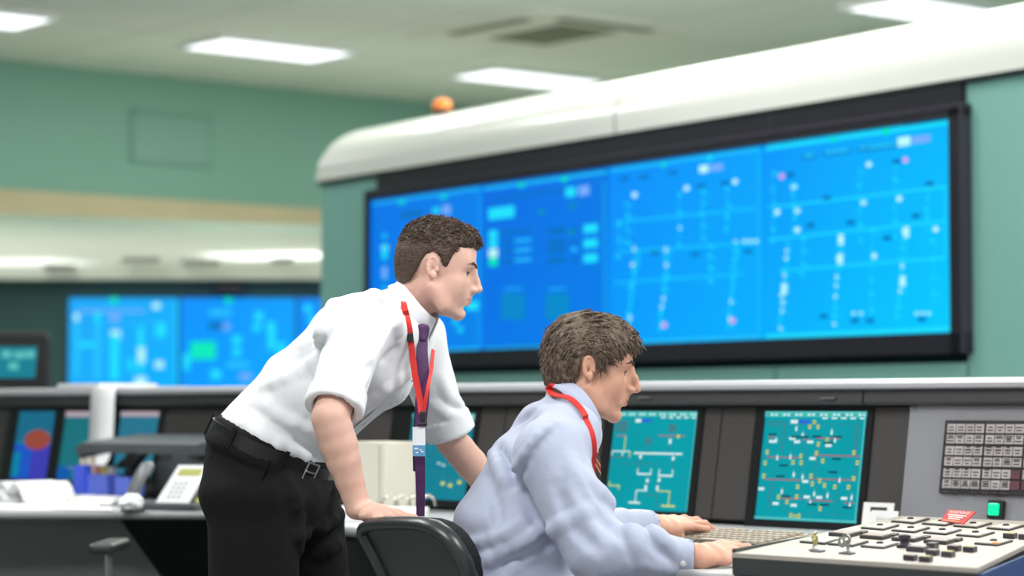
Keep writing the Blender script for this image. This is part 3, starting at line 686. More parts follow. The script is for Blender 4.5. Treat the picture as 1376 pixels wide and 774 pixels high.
monitor('plain teal screen behind the hanging white paper strip', (90, 553, 132, 646), (9, 6, 6, 10), g_tg, d_plain)
monitor('plain teal screen above the black desk shelf', (164, 553, 216, 640), (9, 6, 6, 10), glow('mon_steel', (40, 115, 140), 1.0), lambda S: R(S, .5, .04, 1, .08, glow('hdr_pinkish', (175, 160, 170), 1.0)))

# ---- annunciator section at the right
sA = s_of(onf(1219, 620)); zt_ = onf(1229, 545).z
mb = MB(); o_ = .010
mb.slab([cp(sA, WFACE, ZF) + FN * o_, cp(S1, WFACE, ZF) + FN * o_, cp(S1, wface(zt_), zt_) + FN * o_, cp(sA, wface(zt_), zt_) + FN * o_], -FN * .04)
o = mb.build('instrument_face', m_gp, con, bevel=.004); o['label'] = 'mid grey instrument face'
an = empty('annunciator_panel', onf(1320, 668, .01), 'black framed alarm panel with rows of printed grey tiles', 'alarm panel')
off = .012
aTL = onf(1273, 566, off); aBL = onf(1263, 664, off)
sx0 = (s_of(aTL) + s_of(aBL)) / 2; az1 = aTL.z; az0 = aBL.z; sx1 = sx0 + .66
def fq(s, z, o): return cp(s, wface(z), z) + FN * o
mb = MB(); mb.slab([fq(sx0, az0, .020), fq(sx1, az0, .020), fq(sx1, az1, .020), fq(sx0, az1, .020)], -FN * .012); mb.build('housing', mat('annunciator_black', (42, 38, 42), rough=.5), an, bevel=.002)
m_tile = mat('tile_grey', (176, 170, 170), rough=.4, var=.12, vscale=14); m_tile2 = mat('tile_maroon', (100, 62, 74), rough=.4); m_ink = mat('tile_ink', (72, 66, 68), rough=.7)
zh = (az1 - az0 - .022) / 6; tw = .0262
bx = s_of(onf(1336, 620, off)) - sx0
rnd = random.Random(12)
for r_ in range(6):
    for c_ in range(20):
        s0 = sx0 + .012 + c_ * (tw + .0030) + (c_ // 4) * .005; z1 = az1 - .010 - r_ * zh - (r_ // 2) * .002
        mar = (r_ >= 4 and c_ == 7) or (r_ == 5 and c_ == 8)
        m_ = m_tile2 if mar else m_tile
        mb = MB(); mb.slab([fq(s0, z1 - zh + .005, .0225), fq(s0 + tw, z1 - zh + .005, .0225), fq(s0 + tw, z1, .0225), fq(s0, z1, .0225)], -FN * .004, m_)
        if not mar:
            for l in range(rnd.choice((3, 4, 5))):
                w_ = tw * rnd.uniform(.45, .85); zz = z1 - .008 - l * .0075
                mb.quad(fq(s0 + tw / 2 - w_ / 2, zz - .0016, .0229), fq(s0 + tw / 2 + w_ / 2, zz - .0016, .0229), fq(s0 + tw / 2 + w_ / 2, zz + .0016, .0229), fq(s0 + tw / 2 - w_ / 2, zz + .0016, .0229), m_ink)
        mb.build('tile', None, an)
c = onf(1341, 685.5, .012)
il = empty('indicator_lamp', c, 'square green lit push lamp below the alarm panel', 'lamp')
def fbox(mb, c, w, h, d, m, o=0): mb.slab([c - U * w / 2 - FU * h / 2 + FN * o, c + U * w / 2 - FU * h / 2 + FN * o, c + U * w / 2 + FU * h / 2 + FN * o, c - U * w / 2 + FU * h / 2 + FN * o], FN * d, m)
mb = MB(); fbox(mb, c, .046, .046, .014, None); mb.build('housing', m_vdark, il, bevel=.003)
mb = MB(); fbox(mb, c, .030, .030, .010, None, .012); mb.build('lens', mat('lamp_green', (0, 150, 100), rough=.3, emit=(0, 235, 170), estr=.9), il, bevel=.003)
mb = MB(); mb.lathe(onf(1227, 548, .01), FN, [(.008, 0), (.008, .004), (.003, .006)], n=14); mb.build('screw', mat('screw_steel', (140, 140, 140), rough=.3, metal=.8), con)

# ---- switch panel lying on the worktop
m_pan = mat('switch_panel_beige', (172, 165, 157), rough=.42, spec=.5, var=.02, vscale=5)
m_psid = mat('panel_side_charcoal', (56, 60, 62), rough=.5); m_pblue = mat('panel_side_blue', (52, 78, 128), rough=.45)
sp = empty('switch_panel', cp((s0p + s_of(FRt)) / 2, (w0 + w1) / 2, DESK), 'low beige switch panel with rows of square plates lying on the worktop', 'control panel')
dn = PP.z - DESK - .001
top = [FLt, FRt, RR2, BLt]
mb = MB(); mb.slab(top, -Z * .010, m_pan); mb.build('top_plate', None, sp, bevel=.0015)
mb = MB()
def side(a, b_, m, drop=None):
    d0 = a.z - .010; n_ = (b_ - a).cross(Z).normalized() * .006
    pts = [Vector((a.x, a.y, d0)), Vector((b_.x, b_.y, d0)), Vector((b_.x, b_.y, drop)), Vector((a.x, a.y, drop))]
    mb.slab(pts, -n_, m)
side(FLt, FRt, m_psid, DESK + .001); side(BLt, FLt, m_psid, DESK + .001)
mb.build('side', None, sp)
mb = MB(); side(FRt + (RR2 - FRt).cross(Z).normalized() * .008, RR2 + (RR2 - FRt).cross(Z).normalized() * .008, m_pblue, .01); mb.build('end_panel', None, sp)['label'] = 'dark blue end panel'
m_pl = mat('plate_cream', (196, 190, 178), rough=.4); m_plk = mat('plate_rim_dark', (54, 48, 48), rough=.5); m_knob = mat('switch_black', (52, 46, 56), rough=.4)
Zp = lambda x, y: (1076 + x / 4.58, 605 + y / 4.58)
def quad4(x, y, ex, ey, sx, sy, k=1.0):
    return [onp(*Zp(x + k * (a * ex + b * sx), y + k * (a * ey + b * sy))) for a, b in ((-.5, -.5), (.5, -.5), (.5, .5), (-.5, .5))]
def plate(x, y, knob=True, w=142):
    """square legend plate on a thin dark rim"""
    P = quad4(x, y, w, w * .085, 98, -28)
    mb = MB(); mb.slab(P, PN * .0040, m_plk); r = mb.build('plate', None, sp, bevel=.0008)
    mb = MB(); mb.slab([p + PN * .0040 for p in quad4(x, y, w, w * .085, 98, -28, .82)], PN * .0010, m_pl); mb.build('legend', None, r)
    if knob:
        c = onp(*Zp(x, y)); mb = MB(); mb.lathe(c + PN * .0052, PN, [(.0075, 0), (.0075, .003), (.004, .0045), (0, .0046)], n=14); mb.build('lock', m_knob, r, smooth=40)
for x, y in ((675, 436), (866, 450), (1060, 464), (1263, 478), (488, 476), (677, 492), (871, 505), (1075, 521), (487, 590), (1187, 573)): plate(x, y)
for x, y in ((120, 563), (292, 577)): plate(x, y, False, 156)
def block(x, y, w, d, h, m, nm='switch', top=None):
    P = quad4(x, y, w, w * .085, d, -d * .28)
    mb = MB(); mb.slab(P, PN * h, m); o = mb.build(nm, None, sp, bevel=.001)
    if top:
        mb = MB(); mb.slab([p + PN * h for p in quad4(x, y, w, w * .085, d, -d * .28, .82)], PN * .0008, top); mb.build('legend', None, o)
    return o
m_ptop = mat('switch_top_pinkgrey', (150, 132, 128), rough=.4); m_ylw = mat('switch_yellow', (170, 165, 95), rough=.4)
for x, y in ((270, 524), (462, 540), (658, 555), (855, 570)):
    block(x, y, 140, 60, .0075, m_plk, top=m_ptop); block(x + 108, y - 10, 40, 34, .006, m_plk)
for x, y, tp in ((675, 678, m_ptop), (770, 687, m_ylw), (812, 646, m_ptop), (908, 656, m_ylw), (946, 619, m_ptop), (1042, 626, m_ylw), (1290, 541, m_ylw), (1384, 548, m_ptop)):
    block(x, y, 66, 26, .0105, m_knob, nm='push_switch', top=tp)
block(105, 624, 70, 26, .003, m_knob, nm='lock_plate'); block(285, 638, 80, 26, .003, m_knob, nm='lock_plate')
block(720, 622, 110, 36, .010, m_knob, nm='push_switch', top=m_ptop); block(812, 606, 50, 30, .012, m_knob, nm='push_switch')
c = onp(*Zp(640, 600)); mb = MB(); mb.lathe(c, PN, [(.016, 0), (.016, .006), (.009, .009), (.008, .016), (.012, .018), (.012, .024), (.009, .026), (0, .0262)], n=20); mb.build('rotary_switch', m_knob, sp, smooth=40)
c = onp(*Zp(1200, 588)); mb = MB(); mb.lathe(c, PN, [(.008, 0), (.008, .006), (.005, .008), (0, .009)], n=14); mb.build('lamp_cap', mat('cap_orange', (235, 150, 90), rough=.4), sp, smooth=40)['label'] = 'small orange lamp cap'
rnd = random.Random(5); m_led = mat('stud_white', (235, 235, 235), rough=.3)
# keys standing in their locks
m_brass = mat('key_brass', (196, 190, 130), rough=.3, metal=.85); m_steel = mat('key_steel', (205, 205, 200), rough=.28, metal=.9)
def key(x, y, lab, mt, yaw, lean):
    c = onp(*Zp(x, y), .0)
    t = empty('key', c, lab, 'key', 'keys standing in the switch panel')
    mb = MB(); mb.lathe(c, PN, [(.010, 0), (.010, .004), (.007, .006), (0, .006)], n=18); mb.build('barrel', m_steel, t, smooth=40)
    a = (U * math.cos(yaw) + B * math.sin(yaw)); up = (Z + a * lean).normalized(); nn = a.cross(up).normalized()
    base = c + PN * .005
    def flat(nm, c0, rr, m, hole=True, th=.0014, el=1.2):
        mb = MB(); rows = []
        for k in range(20):
            an_ = 2 * math.pi * k / 20; d = a * math.cos(an_) + up * math.sin(an_) * el
            rows.append([c0 + d * rr + nn * th, c0 + d * rr - nn * th, c0 + d * rr * .38 - nn * th + up * rr * .35, c0 + d * rr * .38 + nn * th + up * rr * .35])
        rows.append(rows[0]); mb.strip(rows, closed=True); return mb.build(nm, m, t, smooth=40)
    mb = MB(); mb.box(base + up * .006, (.006, .014, .002), (a, up, nn)); mb.build('blade', m_steel, t)
    flat('bow', base + up * .020, .0085, mt)
    pts = [base + up * .026 + (a * math.cos(k) + nn * math.sin(k) * .6) * .008 + up * .007 * math.sin(k) for k in [2 * math.pi * j / 14 for j in range(15)]]
    mb = MB(); mb.tube(pts, .0008, n=6, caps=False); mb.build('ring', m_steel, t, smooth=60)
    flat('bow', base + up * .015 + nn * .007 - a * .008, .0085, mt)
key(80, 618, 'brass key with a second key on its ring, left one on the switch panel', m_brass, 1.9, .15)
key(292, 632, 'steel key standing in the lock to the right of the brass keys', m_steel, .2, -.1)
# red warning card leaning at the back of the panel
m_red = mat('card_red', (205, 45, 45), rough=.4); m_wt = mat('card_white_print', (245, 240, 235), rough=.5); m_or = mat('card_orange_print', (240, 150, 110), rough=.5)
upc = (B * .62 + Z * .62).normalized()
cA = onp(1264, 700, .006); e1 = (onp(1294, 704.5, .006) - cA).normalized(); n1 = e1.cross(upc).normalized()
if n1.z < 0: n1 = -n1
q_ = [on_plane(u, v, cA, n1) for u, v in ((1264, 700), (1294, 704), (1311, 687.5), (1274, 684.5))]
mb = MB(); mb.slab(q_, -n1 * .0025, m_red)
rt = ((q_[1] - q_[0]) + (q_[2] - q_[3])).normalized(); upx = (((q_[3] - q_[0]) + (q_[2] - q_[1]))).normalized()
lerp = lambda a, b: q_[0] * (1 - a) * (1 - b) + q_[1] * a * (1 - b) + q_[2] * a * b + q_[3] * (1 - a) * b
def tx(mb, txt, a, b, h, m):
    cu = bpy.data.curves.new('t', 'FONT'); cu.body = txt; cu.size = 1; cu.align_x = 'CENTER'; cu.align_y = 'CENTER'
    o = bpy.data.objects.new('t', cu); COL.objects.link(o); dg = bpy.context.evaluated_depsgraph_get(); me = bpy.data.meshes.new_from_object(o.evaluated_get(dg))
    vs = [lerp(a + q.co.x * h * .62, b + q.co.y * h * 1.25) + n1 * .0012 for q in me.vertices]; mb.add(vs, [tuple(p.vertices) for p in me.polygons], m)
    bpy.data.objects.remove(o); bpy.data.curves.remove(cu)
tx(mb, 'WARNING', .5, .80, .26, m_wt)
for k, w_ in enumerate((.74, .60, .5)):
    z_ = .58 - k * .15; mb.quad(*[lerp(.5 + a * w_ / 2, z_ + b * .04) + n1 * .0012 for a, b in ((-1, -1), (1, -1), (1, 1), (-1, 1))], m_wt)
mb.quad(*[lerp(.46 + a * .38, .10 + b * .045) + n1 * .0012 for a, b in ((-1, -1), (1, -1), (1, 1), (-1, 1))], m_or)
o = mb.build('warning_card', None); tag(o, 'red warning card lying tilted against the grey instrument face', 'sign')
# white cut-out brackets leaning against the face
m_wp = mat('bracket_white', (236, 236, 236), rough=.4)
def cut_frame(lab, P, w, h, hole, up, rt, th=.004):
    x0, y0, x1, y1 = hole; mb = MB(); n_ = rt.cross(up).normalized()
    def q(a, b_, c_, d_): mb.slab([P + rt * w * a + up * h * b_, P + rt * w * c_ + up * h * b_, P + rt * w * c_ + up * h * d_, P + rt * w * a + up * h * d_], n_ * th)
    q(0, 0, x0, 1); q(x1, 0, 1, 1); q(x0, 0, x1, y0); q(x0, y1, x1, 1)
    return tag(mb.build('cut_out_bracket', m_wp), lab, 'bracket')
upb = (Z + B * .18).normalized()
Pb = on_z(1157, 704, DESK + .002); Pb = cp(s_of(Pb), WFACE - .10, DESK + .001)
Yb = Pb.y; Pb = on_plane(1157.5, 706, cp(0, WFACE - .085, 0), B); Pb.z = DESK + .001
cut_frame('white cut-out card with a slot, rear one of the pair beside the switch panel', Pb, .098, .080, (.22, .70, .80, .86), upb, U)
Pc = on_plane(1169, 706, cp(0, WFACE - .115, 0), B); Pc.z = DESK + .001
cut_frame('white square frame card leaning in front of the slotted one', Pc, .085, .062, (.20, .12, .62, .80), upb, U)

# ---- keyboard
kc = on_z(985, 723, DESK + .022)
kt = empty('keyboard', Vector((kc.x, kc.y, DESK)), "flat grey computer keyboard under the seated man's hands", 'keyboard')
kn = (Z - B * .13).normalized(); kb = B * 1.0 + Z * .13; kb.normalize()
KW, KD = .46, .155
k0 = Vector((kc.x, kc.y, DESK + .016)) + U * .06
mb = MB(); mb.box(k0, (KW, KD, .014), (U, kb, kn)); mb.build('case', mat('keyboard_case', (96, 90, 88), rough=.5), kt, bevel=.003)
m_key = mat('keycap', (148, 137, 122), rough=.5)
for r_ in range(6):
    mb = MB()
    for c_ in range(21):
        if c_ in (15, 18) or (r_ == 0 and c_ in (2, 7)): continue
        w_ = KW / 21.6
        if r_ == 5 and 4 < c_ < 10: continue
        c = k0 + U * (-KW / 2 + w_ * (c_ + .8)) + kb * (KD / 2 - .014 - r_ * .0245) + kn * .009
        mb.add([c + U * a * w_ * .44 + kb * b_ * .0105 for a, b_ in ((-1, -1), (1, -1), (1, 1), (-1, 1))] + [c + kn * .006 + U * a * w_ * .33 + kb * b_ * .008 for a, b_ in ((-1, -1), (1, -1), (1, 1), (-1, 1))],
               [(4, 5, 6, 7), (0, 1, 5, 4), (1, 2, 6, 5), (2, 3, 7, 6), (3, 0, 4, 7)])
    if r_ == 5:
        c = k0 - U * .055 + kb * (KD / 2 - .014 - r_ * .0245) + kn * .011; mb.box(c, (.10, .019, .006), (U, kb, kn))
    mb.build('key_row', m_key, kt)

# ---- things on the worktop, left
def paper(pts, lab, m=None, z=DESK, nm='paper_sheet', th=.0008, cat='paper', grp=None, stack=0.0):
    mb = MB(); P = [on_z(u, v, z) for u, v in pts]; mb.slab(P, (0, 0, max(th, stack))); o = mb.build(nm, m or m_paper); tag(o, lab, cat, grp); return o
m_paper = mat('paper_white', (242, 243, 245), rough=.7, var=.02, vscale=8)
m_paperg = mat('paper_warm', (206, 196, 186), rough=.7)
paper(((-20, 683), (70, 686), (95, 676), (0, 674)), 'white sheet at the left edge of the picture on the worktop', z=DESK + .001)
paper(((60, 684), (150, 686), (150, 677), (85, 675)), 'white sheet lying at the front of the worktop left of the phone', z=DESK + .003)
paper(((-10, 674), (110, 674), (118, 669), (20, 667)), 'white papers spread behind the front sheets', z=DESK + .005, stack=.004)
paper(((95, 678), (150, 678), (164, 671), (110, 669)), 'white booklet lying behind the crumpled tissue', z=DESK + .004, stack=.012)
# open book and rolled papers at the left
def arch_book(u, v, w, d, h, lab):
    c = on_z(u, v, DESK); t = empty('open_book', Vector((c.x, c.y, DESK)), lab, 'book'); 
    for s in (-1, 1):
        rows = []
        for k in range(9):
            f = k / 8; x = s * w * f; y = h * math.sin(math.pi * min(1, f * 1.1 + .08)) ** .7 * (1 - .35 * f) + .004
            rows.append([c + U * x - B * d / 2 + Z * y, c + U * x + B * d / 2 + Z * y])
        mb = MB(); mb.strip(rows); mb.build('page_block', m_paper, t, smooth=60, solid=.006)
    mb = MB(); mb.box(c + Z * .002, (w * 2.05, d * 1.03, .003), (U, B, Z)); mb.build('cover', mat('book_cover', (96, 84, 78), rough=.6), t)
arch_book(12, 673, .19, .22, .055, 'thick open book with curling white pages at the left edge')
arch_book(45, 675, .13, .20, .075, 'open book with an arched white page, second from the left edge')
paper(((70, 676), (118, 677), (128, 667), (90, 664)), 'buff folder under the blue pen box', m_paperg, z=DESK + .001, nm='folder', cat='folder', stack=.01)
paper(((-6, 668), (26, 669), (30, 662), (-4, 661)), 'pinkish papers stacked at the far left by the console face', m_paperg, z=DESK + .001, cat='paper', stack=.02)
# blue holder boxes with pens
m_bl = mat('box_blue', (72, 100, 240), rough=.45); m_bl2 = mat('box_blue_pale', (104, 128, 245), rough=.4)
def open_box(u, v, w, d, h, lab, m, nm='pen_holder', cat='box'):
    c = on_z(u, v, DESK); mb = MB(); t_ = .003
    for s in (-1, 1):
        mb.box(c + U * s * w / 2 + Z * h / 2, (t_, d, h), (U, B, Z)); mb.box(c + B * s * d / 2 + Z * h / 2, (w, t_, h), (U, B, Z))
    mb.box(c + Z * .003, (w, d, .004), (U, B, Z)); return tag(mb.build(nm, m), lab, cat), c
_, c1 = open_box(117, 668, .075, .07, .115, 'tall blue pen holder behind the white papers', m_bl)
_, c2 = open_box(142, 669, .135, .07, .085, 'low blue box right beside the tall blue pen holder', m_bl2, 'desk_box')
_, c3 = open_box(174, 671, .09, .06, .078, 'pale blue box right of the black stand foot', m_bl2, 'desk_box')
rnd = random.Random(9)
pens = [('pen', (232, 205, 180)), ('pen', (240, 235, 225)), ('pen', (214, 180, 96)), ('pen', (235, 214, 190))]
for k, (nm, cl) in enumerate(pens):
    b0 = c1 + U * (-.028 + k * .018) + Z * .006; tp = b0 + Z * (.150 + .012 * (k % 2)) + U * (-.012 + .01 * k) + B * .01 * (k % 3)
    t = MB(); t.tube([b0, tp - (tp - b0).normalized() * .012, tp], [.006, .006, .002], n=10)
    tag(t.build('pen', mat('pen_%d' % k, cl, rough=.4), smooth=40), ['peach pen leaning leftmost in the blue pen holder', 'white pen standing in the blue pen holder', 'ochre pen standing in the blue pen holder', 'pale pink pen leaning rightmost in the blue pen holder'][k], 'pen', 'pens in the blue holder')
for k, cl in enumerate(((225, 160, 130), (240, 225, 120), (235, 235, 235))):
    b0 = c2 + U * (-.05 + .045 * k) + Z * .006
    mb = MB(); mb.box(b0 + Z * .055, (.035, .02, .1), (U, B, Z)); tag(mb.build('note_pad', mat('pad_%d' % k, cl, rough=.6), bevel=.002), ['orange', 'yellow', 'white'][k] + ' note pad standing in the low blue box', 'note pad', 'note pads in the blue box')
# printout strip hanging over the rail
r0 = px(120, 524, 9.1); s_pr = s_of(on_plane(142, 540, cp(0, wr - .05, 0), B))
rows = []; hw = .085
path = [(.26, .060), (.12, .060), (.02, .0585), (-.045, .058), (-.060, .045), (-.064, .0), (-.066, -.08), (-.07, -.16), (-.085, -.21), (-.10, -.232), (-.14, -.246), (-.17, -.244)]
for a_, b_ in path: rows.append([cp(s_pr - hw - (a_ > -.03) * .0, wr + a_, ZTOP + b_), cp(s_pr + hw, wr + a_, ZTOP + b_)])
mb = MB(); mb.strip(rows)
tag(mb.build('paper_printout', m_paper, smooth=70, solid=.0012), 'long white paper printout hanging over the console rail', 'paper')
s2 = s_pr - .22; mb = MB(); mb.slab([cp(s_pr - .40, wr - .02, ZTOP + .055), cp(s_pr - .10, wr - .02, ZTOP + .055), cp(s_pr - .10, wr + .24, ZTOP + .055), cp(s_pr - .30, wr + .24, ZTOP + .055)], Z * .016)
tag(mb.build('paper_stack', m_paper), 'white paper stack on the rail left of the hanging printout', 'paper')
# black desk shelf on struts
m_blk = mat('shelf_black', (58, 68, 74), rough=.5)
shc = on_z(205, 672, DESK); wS = shc.dot(B)
sl = s_of(on_plane(140, 593, cp(0, wS, 0), B)); sr = s_of(on_plane(306, 593, cp(0, wS, 0), B)); zS = on_plane(215, 600, cp(0, wS, 0), B).z
t = empty('desk_shelf', cp((sl + sr) / 2, wS, DESK), 'black raised desk shelf with slotted back standing behind the telephone', 'shelf')
mb = MB(); rows = []
for s, q in ((sl, -.014), (sl + .015, .0), (sl + .05, .010), (sr, .012)):
    rows.append([cp(s, wS - .10, zS + q - .034), cp(s, wS - .12, zS + q), cp(s, wS - .10, zS + q + .006), cp(s, wS + .12, zS + q + .03), cp(s, wS + .12, zS + q + .004)])
mb.strip(rows, closed=True, caps=True); mb.build('shelf_top', m_blk, t, smooth=30)
mb = MB(); s_a = sl + .19; z_m = DESK + .135
bw = wS + .10
def bq(s0, s1, z0, z1): mb.slab([cp(s0, bw, z0), cp(s1, bw, z0), cp(s1, bw, z1), cp(s0, bw, z1)], B * .01)
bq(s_a, sr, DESK + .002, z_m); bq(s_a + .10, s_a + .20, z_m, zS + .02); bq(s_a - .12, s_a, z_m - .04, z_m - .02) if False else None
bq(s_a + .42, s_a + .47, z_m, zS + .02); bq(s_a + .72, sr, z_m, zS + .02)
mb.build('slotted_back', mat('shelf_back', (132, 140, 144), rough=.6), t)
def strut(ps):
    mb = MB(); mb.slab(ps, B * .03); mb.build('strut', m_vdark, t, bevel=.004)
strut([cp(sl + .13, wS, DESK + .012), cp(sl + .20, wS, DESK + .012), cp(sl + .20, wS, DESK + .10), cp(sl + .13, wS, DESK + .10)])
strut([cp(sl + .06, wS, DESK + .11), cp(sl + .17, wS, DESK + .10), cp(sl + .27, wS, DESK + .17), cp(sl + .24, wS, DESK + .20), cp(sl + .14, wS, DESK + .15)])
strut([cp(sl + .14, wS, DESK + .15), cp(sl + .24, wS, DESK + .15), cp(sl + .22, wS, zS), cp(sl + .14, wS, zS)])
strut([cp(s_a + .30, bw - .03, z_m), cp(s_a + .36, bw - .03, z_m), cp(s_a + .36, bw - .03, zS), cp(s_a + .30, bw - .03, zS)])
mb = MB(); mb.slab([cp(sl + .08, wS - .05, DESK + .001), cp(sl + .26, wS - .05, DESK + .001), cp(sl + .26, wS + .08, DESK + .001), cp(sl + .08, wS + .08, DESK + .001)], Z * .012); mb.build('foot', m_vdark, t, bevel=.004)
# telephone
pc = on_z(226, 686, DESK); m_ph = mat('phone_grey', (70, 74, 80), rough=.35, spec=.6); m_phw = mat('phone_face_white', (236, 238, 240), rough=.35)
t = empty('telephone', Vector((pc.x, pc.y, DESK)), 'desk telephone with grey handset and white tilted keypad face', 'telephone')
px_, pb_ = Vector((.93, -.36, 0)).normalized(), Vector((.36, .93, 0)).normalized()
P0 = Vector((pc.x, pc.y, DESK + .002)) - px_ * .085
upf = (Z * .86 + pb_ * .42 + px_ * .30).normalized(); nf = px_.cross(upf).normalized()
mb = MB(); mb.slab([P0 - px_ * .07 - pb_ * .02, P0 + px_ * .19 - pb_ * .02, P0 + px_ * .20 + pb_ * .13, P0 - px_ * .05 + pb_ * .13], Z * .022); mb.build('base', m_ph, t, bevel=.008)
Pk = P0 + px_ * .035 + Z * .016
mb = MB(); mb.slab([Pk, Pk + px_ * .125, Pk + px_ * .13 + upf * .145, Pk + px_ * .01 + upf * .145], -nf * .02); mb.build('body', m_ph, t, bevel=.006)
Pf = Pk + nf * .0015 + px_ * .004 + upf * .004
mb = MB(); mb.slab([Pf, Pf + px_ * .117, Pf + px_ * .123 + upf * .137, Pf + px_ * .009 + upf * .137], nf * .004); fc = mb.build('keypad_face', m_phw, t, bevel=.003)
mb = MB(); q = Pf + nf * .0045 + px_ * .024 + upf * .098; mb.slab([q, q + px_ * .08, q + px_ * .082 + upf * .024, q + px_ * .002 + upf * .024], nf * .001); mb.build('display', mat('lcd_olive', (180, 182, 100), rough=.3), fc)
mb = MB()
for r_ in range(4):
    for c_ in range(3):
        q = Pf + nf * .0045 + px_ * (.032 + c_ * .018) + upf * (.018 + r_ * .016); mb.slab([q, q + px_ * .009, q + px_ * .009 + upf * .007, q + upf * .007], nf * .0015)
mb.build('buttons', mat('button_grey', (150, 152, 158), rough=.5), fc)
mb = MB(); hs = P0 + px_ * -.035 + Z * .03 - pb_ * .005
pts = [hs + upf * a_ + nf * b_ for a_, b_ in ((0, .0), (.015, .018), (.04, .028), (.075, .030), (.105, .022), (.122, .010))]
mb.tube(pts, [.013, .019, .017, .017, .020, .013], n=14, flat=(px_, 1.25)); mb.build('handset', mat('handset_grey', (112, 116, 122), rough=.3, spec=.7), t, smooth=60)
mb = MB(); mb.tube([P0 - px_ * .07 + Z * .012 + pb_ * .02 + px_ * -.012 * k + pb_ * .008 * math.sin(k * 2.2) + Z * .003 * math.cos(k * 3) - Z * .0002 * k for k in range(10)], .003, n=6); mb.build('cord', m_vdark, t, smooth=60)
# crumpled tissue, yellow pad
def crumple(c, r, lab, seed):
    bm = bmesh.new(); bmesh.ops.create_icosphere(bm, subdivisions=4, radius=r); rr = random.Random(seed); ph = [Vector((rr.uniform(-1, 1), rr.uniform(-1, 1), rr.uniform(-1, 1))) * 60 for _ in range(7)]
    for v in bm.verts:
        k = sum(abs(math.sin(v.co.dot(p) * 2 + i)) for i, p in enumerate(ph)) / 7; v.co *= .62 + .62 * k; v.co.z *= .75
        if v.co.z < -r * .5: v.co.z = -r * .5
    me = bpy.data.meshes.new('crumpled_tissue'); bm.to_mesh(me); bm.free(); me.materials.append(m_paper)
    o = bpy.data.objects.new('crumpled_tissue', me); COL.objects.link(o); o.location = c + Z * r * .5; return tag(o, lab, 'tissue')
crumple(on_z(176, 684, DESK + .008), .038, 'crumpled white tissue left of the telephone', 2)
mb = MB(); q = on_z(178, 688, DESK + .001); mb.box(q + Z * .004, (.10, .03, .006), (U, B, Z)); tag(mb.build('pen', m_vdark, bevel=.002), 'black flat pen lying in front of the crumpled tissue', 'pen')
paper(((246, 682), (282, 683), (284, 674), (250, 674)), 'yellow sticky note pad right of the telephone', mat('pad_yellow', (216, 222, 70), rough=.6), z=DESK + .001, nm='note_pad', cat='note pad', stack=.014)
# small monitor behind the console at far left
Ym = 11.3; m0 = px(0, 525, Ym)
t = empty('monitor', Vector((px(20, 500, Ym).x, Ym, 0)), 'black standing monitor with a small teal picture behind the console, far left', 'monitor')
xa, xb = px(-40, 500, Ym).x, px(65, 500, Ym).x; za, zb = px(0, 530, Ym).z, px(0, 452, Ym).z
mb = MB(); mb.box(((xa + xb) / 2, Ym + .04, (za + zb) / 2), (xb - xa, .08, zb - za)); mb.build('housing', m_vdark, t, bevel=.012)
mb = MB(); mb.box(((xa + xb) / 2, Ym + .05, zb + .012), (xb - xa - .03, .06, .02)); mb.build('top_cap', m_dark2, t, bevel=.004)
mb = MB(); xc, xd = px(-30, 480, Ym).x, px(50, 480, Ym).x; zc, zd = px(0, 508, Ym).z, px(0, 466, Ym).z
mb.slab([Vector((xc, Ym - .003, zc)), Vector((xd - .01, Ym - .003, zc)), Vector((xd, Ym - .003, zd)), Vector((xc, Ym - .003, zd))], (0, .003, 0), g_teal2)
for u_, v_ in ((9, 476), (26, 477), (18, 492), (40, 476)):
    c = px(u_, v_, Ym - .005); mb.box(c, (.045, .002, .035), m=glow('pic_pale', (90, 190, 185), 1.0))
mb.build('screen', None, t)
mb = MB(); mb.box(((xa + xb) / 2, Ym + .04, za / 2), (.3, .06, za)); mb.build('stand', m_vdark, t)
# cream box, green plant sprig and ring binder behind the standing man's arm
bc = on_z(500, 690, DESK); m_crm = mat('box_cream', (226, 222, 208), rough=.55, var=.02)
wB = bc.dot(B); sa = s_of(on_plane(479, 640, cp(0, wB, 0), B)); sb = s_of(on_plane(518, 640, cp(0, wB, 0), B)); zz = on_plane(500, 594, cp(0, wB, 0), B).z
t = empty('file_box', cp((sa + sb) / 2, wB, DESK), "cream file box standing on the worktop behind the standing man's forearm", 'box')
mb = MB(); mb.slab([cp(sa - .02, wB, DESK + .001), cp(sb, wB, DESK + .001), cp(sb, wB + .12, DESK + .001), cp(sa - .02, wB + .12, DESK + .001)], Z * (zz - DESK)); mb.build('body', m_crm, t, bevel=.003)
mb = MB(); mb.slab([cp(sb - .03, wB - .002, DESK + .01), cp(sb - .026, wB - .002, DESK + .01), cp(sb - .026, wB - .002, zz - .01), cp(sb - .03, wB - .002, zz - .01)], -B * .001); mb.build('edge_line', mat('box_line', (190, 186, 172), rough=.6), t)
